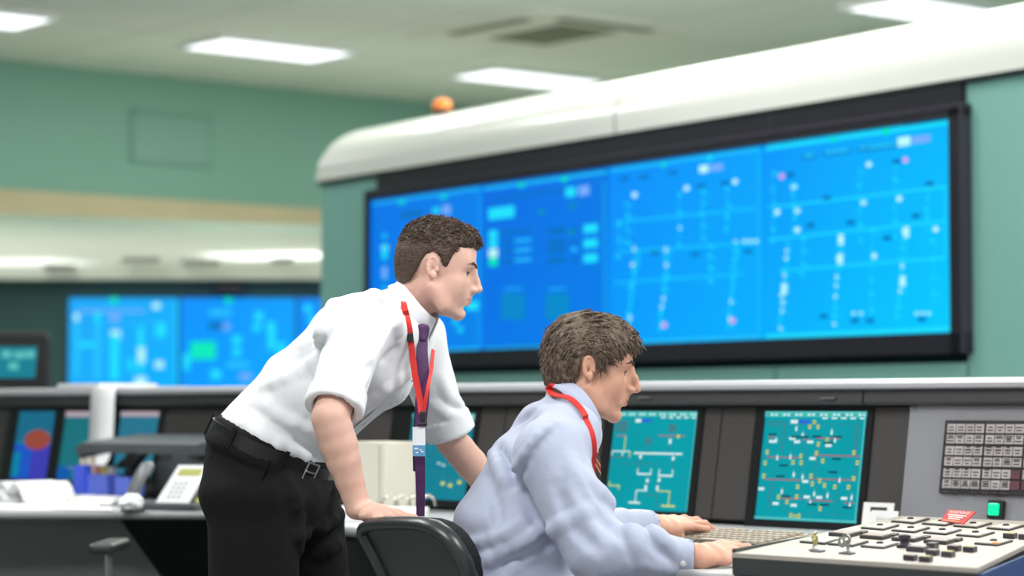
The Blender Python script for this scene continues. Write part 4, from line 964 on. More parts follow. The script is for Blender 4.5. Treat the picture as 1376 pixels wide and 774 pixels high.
# ring binder, open
q = on_z(520, 690, DESK); t = empty('ring_binder', Vector((q.x, q.y, DESK)), 'open white ring binder with metal rings on the worktop between the men', 'binder')
ba = Vector((1, -.05, 0)).normalized(); bb = Vector((.05, 1, 0))
L0 = on_z(432, 700, DESK + .002); R0 = on_z(566, 702, DESK + .002); wl = (R0 - L0).length
mb = MB(); mb.slab([L0, R0, R0 + bb * .26, L0 + bb * .26], Z * .032); mb.build('page_block', m_paper, t, bevel=.003)
mb = MB(); mb.slab([L0 - bb * .008 - ba * .01, R0 - bb * .008 + ba * .01, R0 + bb * .28 + ba * .01, L0 + bb * .28 - ba * .01], Z * -.0015); mb.build('cover', mat('binder_cover', (215, 216, 220), rough=.5), t)
m_chr = mat('ring_chrome', (205, 200, 190), rough=.25, metal=.8)
for k in range(4):
    c = on_plane((524, 541, 559, 575)[k] - 0, 684, Vector((0, L0.y + .20, 0)), Vector((0, 1, 0))); c.z = DESK + .036
    mb = MB(); mb.tube([c + ba * .022 * math.cos(a) + Z * (.030 * math.sin(a)) for a in [math.pi * j / 12 for j in range(13)]], .0045, n=8, flat=(bb, 1.8)); mb.build('ring', m_chr, t, smooth=60)
# green sprig behind the wrist
q = on_z(432, 692, DESK)
t = empty('potted_plant', Vector((q.x, q.y, DESK)), "small green potted plant mostly hidden behind the standing man's forearm", 'plant')
mb = MB(); mb.lathe(Vector((q.x, q.y, DESK + .001)), Z, [(.035, 0), (.045, .07), (.048, .072), (.042, .072), (.03, .01)], n=20); mb.build('pot', mat('pot_white', (225, 225, 220), rough=.5), t, smooth=40)
rnd = random.Random(2); mb = MB()
for k in range(34):
    a = rnd.uniform(0, 6.28); r = rnd.uniform(.01, .045); b0 = Vector((q.x, q.y, DESK + .07)); tip = b0 + Vector((math.cos(a) * r, math.sin(a) * r, rnd.uniform(.02, .085))); d = (tip - b0); sd = d.cross(Z).normalized() * .008
    mid = b0 + d * .6; mb.add([b0, mid - sd, tip, mid + sd], [(0, 1, 2, 3)])
mb.build('leaves', mat('leaf_green', (120, 150, 60), rough=.6), t, recalc=False)
# ------------------------------------------------------------ organic modelling: signed distance shapes -> surface nets
def _n(v): return np.asarray(v, float)
def _unit(v): v = _n(v); return v / np.linalg.norm(v)
def smin(a, b, k):
    if k <= 0: return np.minimum(a, b)
    h = np.maximum(k - np.abs(a - b), 0) / k
    return np.minimum(a, b) - h * h * k * .25
def smax(a, b, k): return -smin(-a, -b, k)
class Sdf:
    def __init__(s): s.ops = []; s.post = None; s.pad = .0
    def _add(s, f, c, r, op, k): s.ops.append((f, _n(c), r, op, k)); return s
    def ball(s, c, r, k=.01, op='+'):
        c = _n(c); return s._add(lambda P: np.linalg.norm(P - c, axis=1) - r, c, r, op, k)
    def ell(s, c, r, M=None, k=.01, op='+'):
        c = _n(c); r = _n(r); M = np.eye(3) if M is None else _n(M)     # rows of M = axes
        def f(P):
            q = (P - c) @ M.T; k0 = np.linalg.norm(q / r, axis=1); k1 = np.linalg.norm(q / (r * r), axis=1) + 1e-9
            return k0 * (k0 - 1) / k1
        return s._add(f, c, float(r.max()), op, k)
    def cone(s, a, b, ra, rb, k=.01, op='+'):
        a = _n(a); b = _n(b); d = b - a; L2 = d @ d
        def f(P):
            q = P - a; t = np.clip(q @ d / L2, 0, 1)
            return np.linalg.norm(q - t[:, None] * d, axis=1) - (ra + (rb - ra) * t)
        return s._add(f, (a + b) / 2, math.sqrt(L2) / 2 + max(ra, rb), op, k)
    def econe(s, a, b, side, ra, rb, k=.02, op='+', p=2.0, cap=.6):
        """tapered elliptical limb: ra/rb = (radius in plane, radius along side)"""
        a = _n(a); b = _n(b); d = b - a; L = np.linalg.norm(d); ax = d / L
        sd = _unit(side); sd = _unit(sd - ax * (sd @ ax)); nn = np.cross(ax, sd)
        ra = _n(ra); rb = _n(rb)
        def f(P):
            q = P - a; h = q @ ax; t = np.clip(h / L, 0, 1); r = ra[None] + (rb - ra)[None] * t[:, None]
            x = np.abs(q @ nn) / r[:, 0]; y = np.abs(q @ sd) / r[:, 1]; o = (h - t * L) / (cap * r.min(axis=1))
            g = (x ** p + y ** p) ** (1 / p); g = np.sqrt(g * g + o * o)
            return (g - 1) * r.min(axis=1)
        return s._add(f, (a + b) / 2, L / 2 + float(max(ra.max(), rb.max())) * 1.05, op, k)
    def box(s, c, h, M=None, r=.005, k=.005, op='+'):
        c = _n(c); h = _n(h); M = np.eye(3) if M is None else _n(M)
        def f(P):
            q = np.abs((P - c) @ M.T) - (h - r); return np.linalg.norm(np.maximum(q, 0), axis=1) + np.minimum(q.max(axis=1), 0) - r
        return s._add(f, c, float(np.linalg.norm(h)), op, k)
    def eval(s, P, ops=None):
        d = np.full(len(P), 1e3)
        for f, c, r, op, k in (ops if ops is not None else s.ops):
            v = f(P)
            if op == '+': d = smin(d, v, k)
            elif op == '-': d = smax(d, -v, k)
            else: d = smax(d, v, k)
        if s.post is not None: d = s.post(P, d)
        return d
    def mesh(s, h, B_=14, marg=.02):
        H = h * B_; lo = np.min([c - r for f, c, r, op, k in s.ops if op == '+'], axis=0) - marg; hi = np.max([c + r for f, c, r, op, k in s.ops if op == '+'], axis=0) + marg
        n = np.ceil((hi - lo) / H).astype(int) + 1
        g = np.stack(np.meshgrid(*[np.arange(k) for k in n], indexing='ij'), -1).reshape(-1, 3)
        cen = lo + (g + .5) * H; half = H * .87 + marg
        d0 = np.full(len(g), 1e3)
        for f, c, r, op, k in s.ops:
            if op == '+': d0 = np.minimum(d0, f(cen))
        keep = (d0 < half * 1.25)
        g = g[keep]; cen = cen[keep]
        ar = np.arange(B_ + 1); loc = np.stack(np.meshgrid(ar, ar, ar, indexing='ij'), -1).reshape(-1, 3) * h
        VK = []; VP = []; QF = []
        big = int((n.max() + 2) * B_ + 4)
        def key(ijk): return (ijk[..., 0] * big + ijk[..., 1]) * big + ijk[..., 2]
        for gi, ce in zip(g, cen):
            ops = [o for o in s.ops if o[3] == '&' or np.linalg.norm(o[1] - ce) < o[2] + half + .03]
            if not ops or not any(o[3] == '+' for o in ops): continue
            base = lo + gi * H; D = s.eval(base + loc, ops).reshape(B_ + 1, B_ + 1, B_ + 1)
            if D.min() > 0 or D.max() < 0: continue
            I = D < 0
            c8 = [I[i:B_ + i, j:B_ + j, k:B_ + k] for i in (0, 1) for j in (0, 1) for k in (0, 1)]
            sm = sum(x.astype(np.int8) for x in c8); act = np.argwhere((sm > 0) & (sm < 8))
            if len(act) == 0: continue
            acc = np.zeros((len(act), 3)); cnt = np.zeros(len(act))
            off = [(i, j, k) for i in (0, 1) for j in (0, 1) for k in (0, 1)]
            val = np.stack([D[act[:, 0] + i, act[:, 1] + j, act[:, 2] + k] for i, j, k in off], 1)
            for x in range(8):
                for ax_, st in ((0, 4), (1, 2), (2, 1)):
                    if off[x][ax_] == 0:
                        y = x + st; va, vb = val[:, x], val[:, y]; m = (va < 0) != (vb < 0)
                        if m.any():
                            t = va[m] / (va[m] - vb[m]); p = np.tile(_n(off[x]), (m.sum(), 1)); p[:, ax_] += t; acc[m] += p; cnt[m] += 1
            VK.append(key(act + gi * B_)); VP.append(base + (act + acc / cnt[:, None]) * h)
            for ax_ in range(3):
                a1, a2 = (ax_ + 1) % 3, (ax_ + 2) % 3
                sl0 = [slice(0, B_)] * 3; sl1 = [slice(0, B_)] * 3; sl1[ax_] = slice(1, B_ + 1)
                A = I[tuple(sl0)]; Bm = I[tuple(sl1)]; e = np.argwhere(A != Bm)
                if len(e) == 0: continue
                ins = A[e[:, 0], e[:, 1], e[:, 2]]; e = e + gi * B_
                u1 = np.zeros(3, int); u1[a1] = 1; u2 = np.zeros(3, int); u2[a2] = 1
                q = np.stack([key(e), key(e - u1), key(e - u1 - u2), key(e - u2)], 1)
                q[~ins] = q[~ins][:, ::-1]; QF.append(q)
        if not VK: return np.zeros((0, 3)), np.zeros((0, 4), int)
        VK = np.concatenate(VK); VP = np.concatenate(VP); QF = np.concatenate(QF)
        ks, ix = np.unique(VK, return_index=True); V = VP[ix]
        pos = np.searchsorted(ks, QF); pos = np.clip(pos, 0, len(ks) - 1); ok = (ks[pos] == QF).all(axis=1)
        return V, pos[ok]
    def build(s, name, h, m, parent=None, smooth_it=2, disp=None):
        V, F = s.mesh(h)
        # light tangential relaxation
        for _ in range(smooth_it):
            A = np.zeros_like(V); C = np.zeros(len(V))
            for a, b in ((0, 1), (1, 2), (2, 3), (3, 0)):
                np.add.at(A, F[:, a], V[F[:, b]]); np.add.at(C, F[:, a], 1); np.add.at(A, F[:, b], V[F[:, a]]); np.add.at(C, F[:, b], 1)
            V = V * .5 + .5 * A / np.maximum(C, 1)[:, None]
        if disp is not None:
            N = np.zeros_like(V); fn = np.cross(V[F[:, 2]] - V[F[:, 0]], V[F[:, 3]] - V[F[:, 1]])
            for a in range(4): np.add.at(N, F[:, a], fn)
            N /= np.linalg.norm(N, axis=1)[:, None] + 1e-12; V = V + N * disp(V)[:, None]
        return np_mesh(name, V, F, m, parent)
def np_mesh(name, V, F, m, parent=None, smooth=True):
    me = bpy.data.meshes.new(name); V = np.ascontiguousarray(V, dtype=np.float32); k = F.shape[1]
    me.vertices.add(len(V)); me.vertices.foreach_set('co', V.ravel()); me.loops.add(F.size); me.loops.foreach_set('vertex_index', F.astype(np.int32).ravel())
    me.polygons.add(len(F)); me.polygons.foreach_set('loop_start', (np.arange(len(F)) * k).astype(np.int32)); me.polygons.foreach_set('use_smooth', np.full(len(F), smooth)); me.update(calc_edges=True)
    if isinstance(m, (list, tuple)):
        for q in m: me.materials.append(q)
    else: me.materials.append(m)
    o = bpy.data.objects.new(name, me); COL.objects.link(o)
    if parent is not None: put(o, parent)
    return o
_rg = np.random.RandomState(7)
_T = _rg.rand(32, 32, 32)
def vnoise(P, sc):
    q = P * sc; i = np.floor(q).astype(int); f = q - i; f = f * f * (3 - 2 * f); i0 = i % 32; i1 = (i + 1) % 32; r = 0
    for a, wa in ((i0[:, 0], 1 - f[:, 0]), (i1[:, 0], f[:, 0])):
        for b, wb in ((i0[:, 1], 1 - f[:, 1]), (i1[:, 1], f[:, 1])):
            for c, wc in ((i0[:, 2], 1 - f[:, 2]), (i1[:, 2], f[:, 2])): r = r + _T[a, b, c] * wa * wb * wc
    return r * 2 - 1
def folds(P, dirs, amp, sc, warp=.35):
    """soft cloth folds: ridges running along `dirs`"""
    dirs = _unit(dirs); w = np.stack([vnoise(P + 3.1, 5), vnoise(P + 7.7, 5), vnoise(P + 11.3, 5)], 1)
    q = P + w * warp * .12; al = q @ dirs; q2 = q - np.outer(al * .82, dirs)
    n = vnoise(q2, sc) * .65 + vnoise(q2 + 5.3, sc * 2.1) * .35
    return amp * (1 - 2.2 * np.abs(n))
class Frame:
    """local head/torso frame: x forward, y to the person's left, z up"""
    def __init__(s, o, pitch=0, yaw=0, roll=0, sc=1.0):
        cy_, sy_ = math.cos(yaw), math.sin(yaw); cp_, sp_ = math.cos(pitch), math.sin(pitch)
        x = np.array([cy_ * cp_, sy_ * cp_, -sp_]); y = np.array([-sy_, cy_, 0]); z = np.cross(x, y)
        cr, sr = math.cos(roll), math.sin(roll); y, z = y * cr + z * sr, z * cr - y * sr
        s.M = np.stack([x, y, z]); s.o = _n(o); s.sc = sc
    def __call__(s, x, y, z): return s.o + s.sc * (x * s.M[0] + y * s.M[1] + z * s.M[2])
    def inv(s, P): return (P - s.o) @ s.M.T / s.sc

m_skin1 = mat('skin_fair', (218, 176, 160), rough=.5, spec=.4, sss=.12, bump=.05, bscale=260, var=.05, vscale=18)
m_skin2 = mat('skin_warm', (207, 157, 135), rough=.5, spec=.4, sss=.12, bump=.07, bscale=220, var=.06, vscale=18)
m_lip = mat('lip', (190, 110, 105), rough=.45); m_eyew = mat('eye_white', (196, 190, 188), rough=.15, spec=.7); m_iris = mat('iris_dark', (52, 46, 44), rough=.1, spec=.8)
m_brow = mat('eyebrow_brown', (72, 54, 44), rough=.9)

def head_sdf(S, H, old=False):
    k = H.sc; E = lambda x, y, z, r, kk=.012, op='+', M=None: S.ell(H(x, y, z), _n(r) * k, H.M if M is None else M, kk * k, op)
    Cn = lambda a, b, r0, r1, kk=.012, op='+': S.cone(H(*a), H(*b), r0 * k, r1 * k, kk * k, op)
    E(-.008, 0, .035, (.086, .074, .080)); E(-.024, 0, .022, (.070, .070, .068), .03)
    E(.038, 0, .042, (.055, .058, .056), .03)                                  # forehead
    E(.036, 0, -.020, (.056, .057, .060), .03)                                 # mid face
    E(.032, 0, -.062, (.052, .047, .040), .03)                                 # jaw
    for q in (-1, 1):
        Cn((-.006, q * .057, -.050), (.034, q * .044, -.090), .015, .014, .025)
        Cn((.034, q * .044, -.090), (.070, q * .016, -.104), .014, .013, .022)
        S.ball(H(.054, q * .044, -.026), .017 * k, .025 * k)                    # cheekbone
        Cn((.0855, q * .010, .017), (.0735, q * .042, .017), .0090, .0098, .014)  # brow
        E(.050, q * .052, .03, (.03, .012, .03), .02)
        S.ball(H(.046, q * .036, -.052), (.0185 if old else .0225) * k, .03 * k)       # cheek
    S.ball(H(.072, 0, -.100), .0165 * k, .016 * k)                              # chin
    E(.067, 0, -.066, (.0235, .029, .025), .018)                                # muzzle
    for q in (-1, 1):
        S.ball(H(.0905, q * .031, -.004), .0135 * k, .012 * k, '-')              # sockets
        S.ball(H(.0665, q * .031, -.003), .0145 * k, .004 * k)                  # lids
        E(.0775, q * .0335, -.0030, (.0112, .0135, .0042), .002, '-')            # lid opening
    nt = (.1125, 0, -.0335) if not old else (.1150, 0, -.0345); nb = (.1035, 0, -.014) if not old else (.1075, 0, -.013)
    Cn((.0885, 0, .014), nb, .0085, .0082, .014); Cn(nb, nt, .0082, .0094, .006)
    Cn(nt, (.092, 0, -.0440), .0078, .0075, .006)
    Cn((.078, 0, .004), (.082, 0, -.044), .0165, .0175, .012)
    for q in (-1, 1):
        E(.0985, q * .0115, -.0395 if not old else -.0405, (.0115, .0072, .0080), .006)
        S.ball(H(.1035, q * .0062, -.0465 if not old else -.0475), .0032 * k, .003 * k, '-')
    Cn((.0930, 0, -.046), (.0905, 0, -.056), .0075, .0070, .008)
    # lips
    for q in (-1, 1):
        Cn((.0925, 0, -.0610), (.080, q * .021, -.0655), .0058, .0030, .004)
        Cn((.0905, 0, -.0735), (.079, q * .019, -.0690), .0064, .0030, .004)
        Cn((.099, 0, -.0672), (.082, q * .024, -.0675), .0016 if not old else .0012, .001, .003, '-')
        if old: Cn((.090, q * .020, -.042), (.080, q * .031, -.066), .0022, .0018, .008, '-')
    E(.0835, 0, -.086, (.006, .014, .006), .010, '-')
    for q in (-1, 1):                                                          # ears
        out = math.radians(20) * q
        ez = _unit(H.M[2] - H.M[0] * .20); ex = _unit(H.M[0] * math.cos(out) - H.M[1] * math.sin(out)); ey = _unit(np.cross(ez, ex)); ex = np.cross(ey, ez); M = np.stack([ex, ey, ez])
        c0 = H(-.010, q * .0775, -.006); O = ey * q
        pt = lambda a, rx, rz, o=0: c0 + (ex * math.cos(a) * rx + ez * math.sin(a) * rz + O * o) * k
        S.ell(c0, _n((.0150, .0034, .0250)) * k, M, .006 * k)
        rim = [pt(math.radians(d), .0145, .0255, .0042) for d in (-20, 15, 45, 75, 100, 130, 160, 190, 220)]
        for a_, b_ in zip(rim[:-1], rim[1:]): S.cone(a_, b_, .0030 * k, .0030 * k, .0015 * k)
        anti = [pt(math.radians(d), .0080, .0160, .0032) for d in (80, 120, 160, 200, 240)]
        for a_, b_ in zip(anti[:-1], anti[1:]): S.cone(a_, b_, .0022 * k, .0024 * k, .002 * k)
        S.ell(c0 - ez * .0195 * k + ex * .002 * k + O * .002 * k, _n((.0085, .0040, .0090)) * k, M, .004 * k)
        S.ball(pt(math.radians(-14), .0120, .0180, .0030), .0040 * k, .002 * k)
        S.ell(pt(math.radians(-60), .0020, .0040, .0045), _n((.0058, .0060, .0078)) * k, M, .002 * k, '-')

def head_parts(H, body, HS=None, old=False, hairpoly=None, hair_m=None, seed=1, long=.0, prt=None):
    k = H.sc
    for q in (-1, 1):
        e = MB(); c = Vector(H(.0675, q * .031, -.0035)); fx = Vector(H.M[0]); fy = Vector(H.M[1])
        ax = (fx * .97 + fy * q * .05).normalized()
        e.lathe(c, ax, [(.0132 * k * math.sin(math.pi * i / 16), -.0132 * k * math.cos(math.pi * i / 16)) for i in range(12)] + [(.0072 * k, .0111 * k)], n=22, m=m_eyew)
        e.lathe(c, ax, [(.0074 * k, .0111 * k), (.0066 * k, .0120 * k), (.003 * k, .0133 * k), (0, .0134 * k)], n=18, m=m_iris)
        e.build('eye', None, body, smooth=80)
        if HS is None: continue
        up = H.M[0] * .9 + H.M[2] * .35
        bp = [snap(HS, H(x, q * y, z), _unit(H.M[0] * f + H.M[1] * q * (1 - f)), .0004) for x, y, z, f in ((.093, .011, .0165, 1), (.092, .020, .0215, .9), (.086, .031, .0245, .75), (.076, .042, .0215, .5), (.070, .048, .0175, .3))]
        S = Sdf()
        for i, (a_, b_) in enumerate(zip(bp[:-1], bp[1:])): S.cone(a_, b_, (.0022, .0030, .0030, .0022)[i] * k, (.0030, .0030, .0022, .0010)[i] * k, .002)
        S.build('eyebrow', .0013, m_brow, body, 0, lambda P: vnoise(P, 700) * .0010)
        lp_ = [snap(HS, H(x, q * y, z), _unit(H.M[0] * .8 + H.M[1] * q * .4), .0006) for x, y, z in ((.082, .0225, -.0010), (.081, .031, .0020), (.077, .039, .0012), (.072, .0445, -.0018))]
        mb = MB(); mb.tube(bez(lp_, 4), .0014 * k, n=6); mb.build('eyelash', m_iris, body, smooth=60)
    S = Sdf()
    if HS is not None:
        for z_, r_ in ((-.0632, .0026), (-.0712, .0030)):
            P_ = [snap(HS, H(.098 - .012 * (y / .02) ** 2, y, z_ - (.0022 if z_ > -.066 else -.0010) * abs(y) / .02), _unit(H.M[0] + H.M[1] * y * 14), -.0014) for y in (-.021, -.014, -.007, 0, .007, .014, .021)]
            for i, (a_, b_) in enumerate(zip(P_[:-1], P_[1:])):
                ra, rb = [r_ * k * max(.35, 1 - (abs(j - 3) / 3) ** 2 * .75) for j in (i, i + 1)]; S.cone(a_, b_, ra, rb, .001)
        S.build('lips', .0011, m_lip, body, 1)

def poly_sd(x, y, poly):
    poly = _n(poly); d = np.full(len(x), 1e9); ins = np.zeros(len(x), bool); n = len(poly)
    for i in range(n):
        a = poly[i]; b = poly[(i + 1) % n]; e = b - a; wx, wy = x - a[0], y - a[1]
        t = np.clip((wx * e[0] + wy * e[1]) / (e @ e), 0, 1); d = np.minimum(d, (wx - e[0] * t) ** 2 + (wy - e[1] * t) ** 2)
        c = (a[1] <= y) != (b[1] <= y)
        with np.errstate(divide='ignore', invalid='ignore'): xi = a[0] + (y - a[1]) * e[0] / e[1]
        ins ^= c & (x < xi)
    return np.where(ins, -1, 1) * np.sqrt(d)

def hair(H, body, poly, m, thick, strand, name='hair', n=5200, slen=.030, seed=3, flow=None, tip=.0006, wave=.0):
    """poly: side silhouette of the haired region in head coordinates; thick(x,y,z): hair depth"""
    k = H.sc; S = Sdf()
    S.ell(H(-.012, 0, .035), _n((.104, .086, .096)) * k, H.M, .01); S.ell(H(-.030, 0, .020), _n((.086, .082, .082)) * k, H.M, .02); S.ell(H(.038, 0, .046), _n((.068, .070, .064)) * k, H.M, .02)
    S.ell(H(-.03, 0, -.03), _n((.07, .07, .07)) * k, H.M, .02)
    base = Sdf(); base.ell(H(-.008, 0, .035), _n((.086, .074, .080)) * k, H.M, .01); base.ell(H(-.024, 0, .022), _n((.070, .070, .068)) * k, H.M, .03); base.ell(H(.038, 0, .042), _n((.055, .058, .056)) * k, H.M, .03)
    base.ell(H(-.026, 0, -.030), _n((.062, .060, .062)) * k, H.M, .03)
    def post(P, d):
        L = H.inv(P); sk = base.eval(P) / k
        t = thick(L)
        e = poly_sd(L[:, 0] + .10 * 0 * np.abs(L[:, 1]), L[:, 2], poly)
        edge = np.clip(-e / .012, 0, 1); tt = t * (edge ** .6) + .0012
        dd = sk - tt + strand(L) * edge
        return smax(dd, e, .003) * k
    S.post = post
    V, F = S.mesh(.0024)
    o = np_mesh(name, V, F, m, body)
    return o, V, F

def foldline(S, uv, Y, r, amp, op='+', k=.012, n=7, toward=(0, -1, 0)):
    """a soft crease that rises out of (or cuts into) the surface along a seen line and dies out at both ends"""
    base = Sdf(); base.ops = list(S.ops); base.post = None
    pts = bez([J(u, v, Y) for u, v in uv], max(2, n // (len(uv) - 1))); m = len(pts) - 1; C = []
    for i, p in enumerate(pts):
        q = snap(base, p, toward, 0.0, strict=True)
        if q is None: continue
        t = i / m; a = amp * math.sin(math.pi * (.04 + .92 * t)) ** .7
        C.append(q - _unit(toward) * (r - a) if op == '+' else q + _unit(toward) * (r - a))
    for a_, b_ in zip(C[:-1], C[1:]):
        if np.linalg.norm(a_ - b_) < .08: S.cone(a_, b_, r, r, k, op)
def neck_cut(c, nrm, rad=.105):
    """removes cloth above the collar plane, only near the neck"""
    c = _n(c); nrm = _unit(nrm)
    def f(P, d):
        q = P - c; h = q @ nrm; ra = np.linalg.norm(q - np.outer(h, nrm), axis=1); cut = smax(-h, ra - rad, .03)   # <0 inside the removed cylinder
        return smax(d, -cut, .010)
    return f
# ------------------------------------------------------------ people
def J(u, v, Y): return _n(px(u, v, Y))
def chain(S, pts, k=.012, first=None):
    """pts = [(joint, radius), ...]"""
    for i, ((a, ra), (b, rb)) in enumerate(zip(pts[:-1], pts[1:])): S.cone(a, b, ra, rb, k if i or first is None else first)
def hand(S, wrist, d, back, fingers, thumb, side, sc=1.0, rw=.025):
    """wrist -> palm along d, back = normal of the back of the hand; side = direction of the thumb across the palm.
       fingers: list of 4 (curl at knuckle, mid, tip, spread) from index to little; thumb: (dir coeffs along d, side, back) x3"""
    d = _unit(d); back = _unit(_n(back) - d * (_n(back) @ d)); sd = _unit(_n(side) - d * (_n(side) @ d) - back * (_n(side) @ back))
    W0 = _n(wrist); kn = [.030, .010, -.011, -.030]; ln = [(.043, .026, .021), (.048, .030, .022), (.044, .028, .021), (.034, .021, .018)]; rr = [.0092, .0094, .0088, .0078]
    S.econe(W0 - d * .01, W0 + d * .045 * sc, sd, (.017 * sc, rw * sc), (.0155 * sc, .038 * sc), .02); S.econe(W0 + d * .04 * sc, W0 + d * .082 * sc, sd, (.0155 * sc, .038 * sc), (.0105 * sc, .0395 * sc), .012)
    out = []
    for i, (c1, c2, c3, sp) in enumerate(fingers):
        p = W0 + d * ((.088, .092, .088, .078)[i]) * sc + sd * kn[i] * sc + back * (.002 if i in (1, 2) else 0)
        S.cone(W0 + d * .035 * sc + sd * kn[i] * .7 * sc, p, .009 * sc, .0100 * sc, .010)
        ang = 0; dd = _unit(d + sd * sp)
        for j, c in enumerate((c1, c2, c3)):
            ang += c; dr = dd * math.cos(ang) - back * math.sin(ang); q = p + dr * ln[i][j] * sc
            r0 = rr[i] * (1.0, .93, .86)[j] * sc; r1 = rr[i] * (.93, .86, .74)[j] * sc
            S.cone(p, q, r0, r1, .004 if j == 0 else .003); S.ball(p, r0 * 1.05, .004); p = q
        out.append((p, dr, back))
    p = W0 + d * .016 * sc + sd * .022 * sc - back * .004
    for j, (a, b, c) in enumerate(thumb):
        dr = _unit(d * a + sd * b + back * c); q = p + dr * (.044, .034, .027)[j] * sc
        S.cone(p, q, (.0155, .0120, .0108)[j] * sc, (.0122, .0110, .0085)[j] * sc, (.016, .005, .003)[j]); p = q
    out.append((p, dr, _unit(back + sd * .4)))
    return out
def nails(body, tips, sc=1.0):
    for p, dr, bk in tips:
        bk = _unit(bk - dr * (bk @ dr)); 
        n2 = _unit(bk * 1 + dr * .0); c = p + n2 * .0058 * sc - dr * .003
        S = Sdf(); S.ell(c, (.0058 * sc, .0046 * sc, .0016), np.stack([dr, np.cross(n2, dr), n2])); S.build('nail', .0012, m_nail, body, 0)
m_nail = mat('nail_pink', (226, 184, 168), rough=.3, spec=.6)
m_shirt1 = mat('shirt_white', (236, 238, 243), rough=.75, bump=.10, bscale=55, sheen=.2, detail=2)
m_shirt2 = mat('shirt_pale_blue', (172, 180, 204), rough=.75, bump=.12, bscale=50, sheen=.2, detail=2)
m_trous = mat('trousers_black', (24, 24, 27), rough=.9, bump=.12, bscale=60, detail=2, spec=.2)
m_trous2 = mat('trousers_charcoal', (44, 44, 50), rough=.85)
m_belt = mat('belt_leather', (24, 22, 24), rough=.4, spec=.5, bump=.05, bscale=150); m_buck = mat('buckle_steel', (190, 190, 192), rough=.25, metal=.9)
m_tie1 = mat('tie_purple', (72, 32, 84), rough=.5, var=.2, vscale=60); m_lany = mat('lanyard_red', (208, 42, 36), rough=.55); m_shoe = mat('shoe_black', (22, 20, 20), rough=.3)
m_hair1 = mat('hair_dark_brown', (72, 55, 45), rough=.55, spec=.45, var=.45, vscale=120, bump=.5, bscale=170, stretch=(1, 1, 1))
m_hair2 = mat('hair_grey_brown', (98, 82, 69), rough=.5, spec=.5, var=.42, vscale=70, bump=.5, bscale=110)
m_badge = mat('badge_card', (236, 240, 246), rough=.3); m_badgeb = mat('badge_blue', (96, 158, 205), rough=.3); m_clip = mat('clip_black', (26, 26, 28), rough=.4)
def ribbon(pts, w, nrm, m, name, parent, th=.0012, widths=None):
    """flat band along pts facing nrm"""
    pts = [Vector(p) for p in pts]; mb = MB(); rows = []
    for i, p in enumerate(pts):
        t = (pts[min(i + 1, len(pts) - 1)] - pts[max(i - 1, 0)]).normalized(); n_ = Vector(nrm[i] if isinstance(nrm, list) else nrm); n_ = (n_ - t * n_.dot(t)).normalized(); s_ = t.cross(n_)
        ww = (widths[i] if widths else w) / 2
        rows.append([p + s_ * ww + n_ * th, p - s_ * ww + n_ * th, p - s_ * ww - n_ * th, p + s_ * ww - n_ * th])
    mb.strip(rows, closed=True, caps=True); return mb.build(name, m, parent, smooth=50)
def snap(S, p, toward, off=.002, n=40, strict=False):
    """move a point along `toward` (unit, outwards) until it sits on surface S"""
    p0 = _n(p).copy(); p = p0.copy(); t = _unit(toward)
    for _ in range(n):
        d = float(S.eval(p[None])[0]) - off
        p = p + t * (-d) * .8
        if abs(d) < 3e-4: break
        if np.linalg.norm(p - p0) > .45: return None if strict else p0
    if abs(d) > .004: return None if strict else p0
    return p
def bez(a, n=16):
    """Catmull-Rom through points"""
    a = [_n(p) for p in a]; a = [2 * a[0] - a[1]] + a + [2 * a[-1] - a[-2]]; out = []
    for i in range(1, len(a) - 2):
        for k in range(n):
            t = k / n; p0, p1, p2, p3 = a[i - 1:i + 3]
            out.append(.5 * ((2 * p1) + (-p0 + p2) * t + (2 * p0 - 5 * p1 + 4 * p2 - p3) * t * t + (-p0 + 3 * p1 - 3 * p2 + p3) * t ** 3))
    out.append(a[-2]); return out
def shoe(S_, ank, fwd, parent):
    a = _n(ank); f = _unit(fwd); S = Sdf(); s_ = np.cross([0, 0, 1], f)
    g = np.array([a[0], a[1], 0.0])
    S.econe(g + [0, 0, .045], g + f * .11 + [0, 0, .035], s_, (.045, .042), (.034, .046), .02); S.econe(g + f * .10 + [0, 0, .034], g + f * .17 + [0, 0, .028], s_, (.032, .046), (.024, .036), .02); S.ball(g - f * .02 + [0, 0, .04], .04, .02)
    S.post = lambda P, d: smax(d, -(P[:, 2] - .001), .002); S.build('shoe', .008, m_shoe, parent, 1)

# ============================ the standing man
YA = 5.45
H1 = Frame(J(586, 361, 5.43), pitch=math.radians(9), yaw=math.radians(2), roll=math.radians(-2), sc=.905)
f1 = _unit((.97, -.24, 0)); l1 = np.array([-f1[1], f1[0], 0])            # chest direction, his left (away)
C0 = J(360, 603, YA); C1 = J(418, 536, YA); C2 = J(487, 478, YA); C3 = J(527, 443, YA); NB1 = J(549, 410, YA)
shN = J(484, 433, 5.27); elN = J(444, 562, 5.13); wrN = J(481, 681, 5.15)
shF = J(556, 452, 5.62); elF = J(607, 592, 5.70); wrF = J(692, 694, 5.86)
hip_n, kn_n, an_n = J(343, 668, 5.36), _n((J(340, 774, 5.36)[0], 5.36, .50)), _n((J(334, 774, 5.36)[0], 5.38, .09))
hip_f, kn_f, an_f = J(392, 668, 5.55), _n((J(428, 774, 5.58)[0], 5.58, .51)), _n((J(420, 774, 5.60)[0], 5.62, .09))
B1 = Sdf(); head_sdf(B1, H1)
B1.econe(H1(-.026, 0, -.045), NB1 + (C3 - NB1) * .3, H1.M[1], (.052, .050), (.054, .056), .02)
B1.econe(C0, C1, l1, (.10, .14), (.095, .13), .03); B1.econe(C1, C2, l1, (.095, .13), (.10, .135), .03); B1.econe(C2, C3, l1, (.10, .135), (.062, .12), .03)
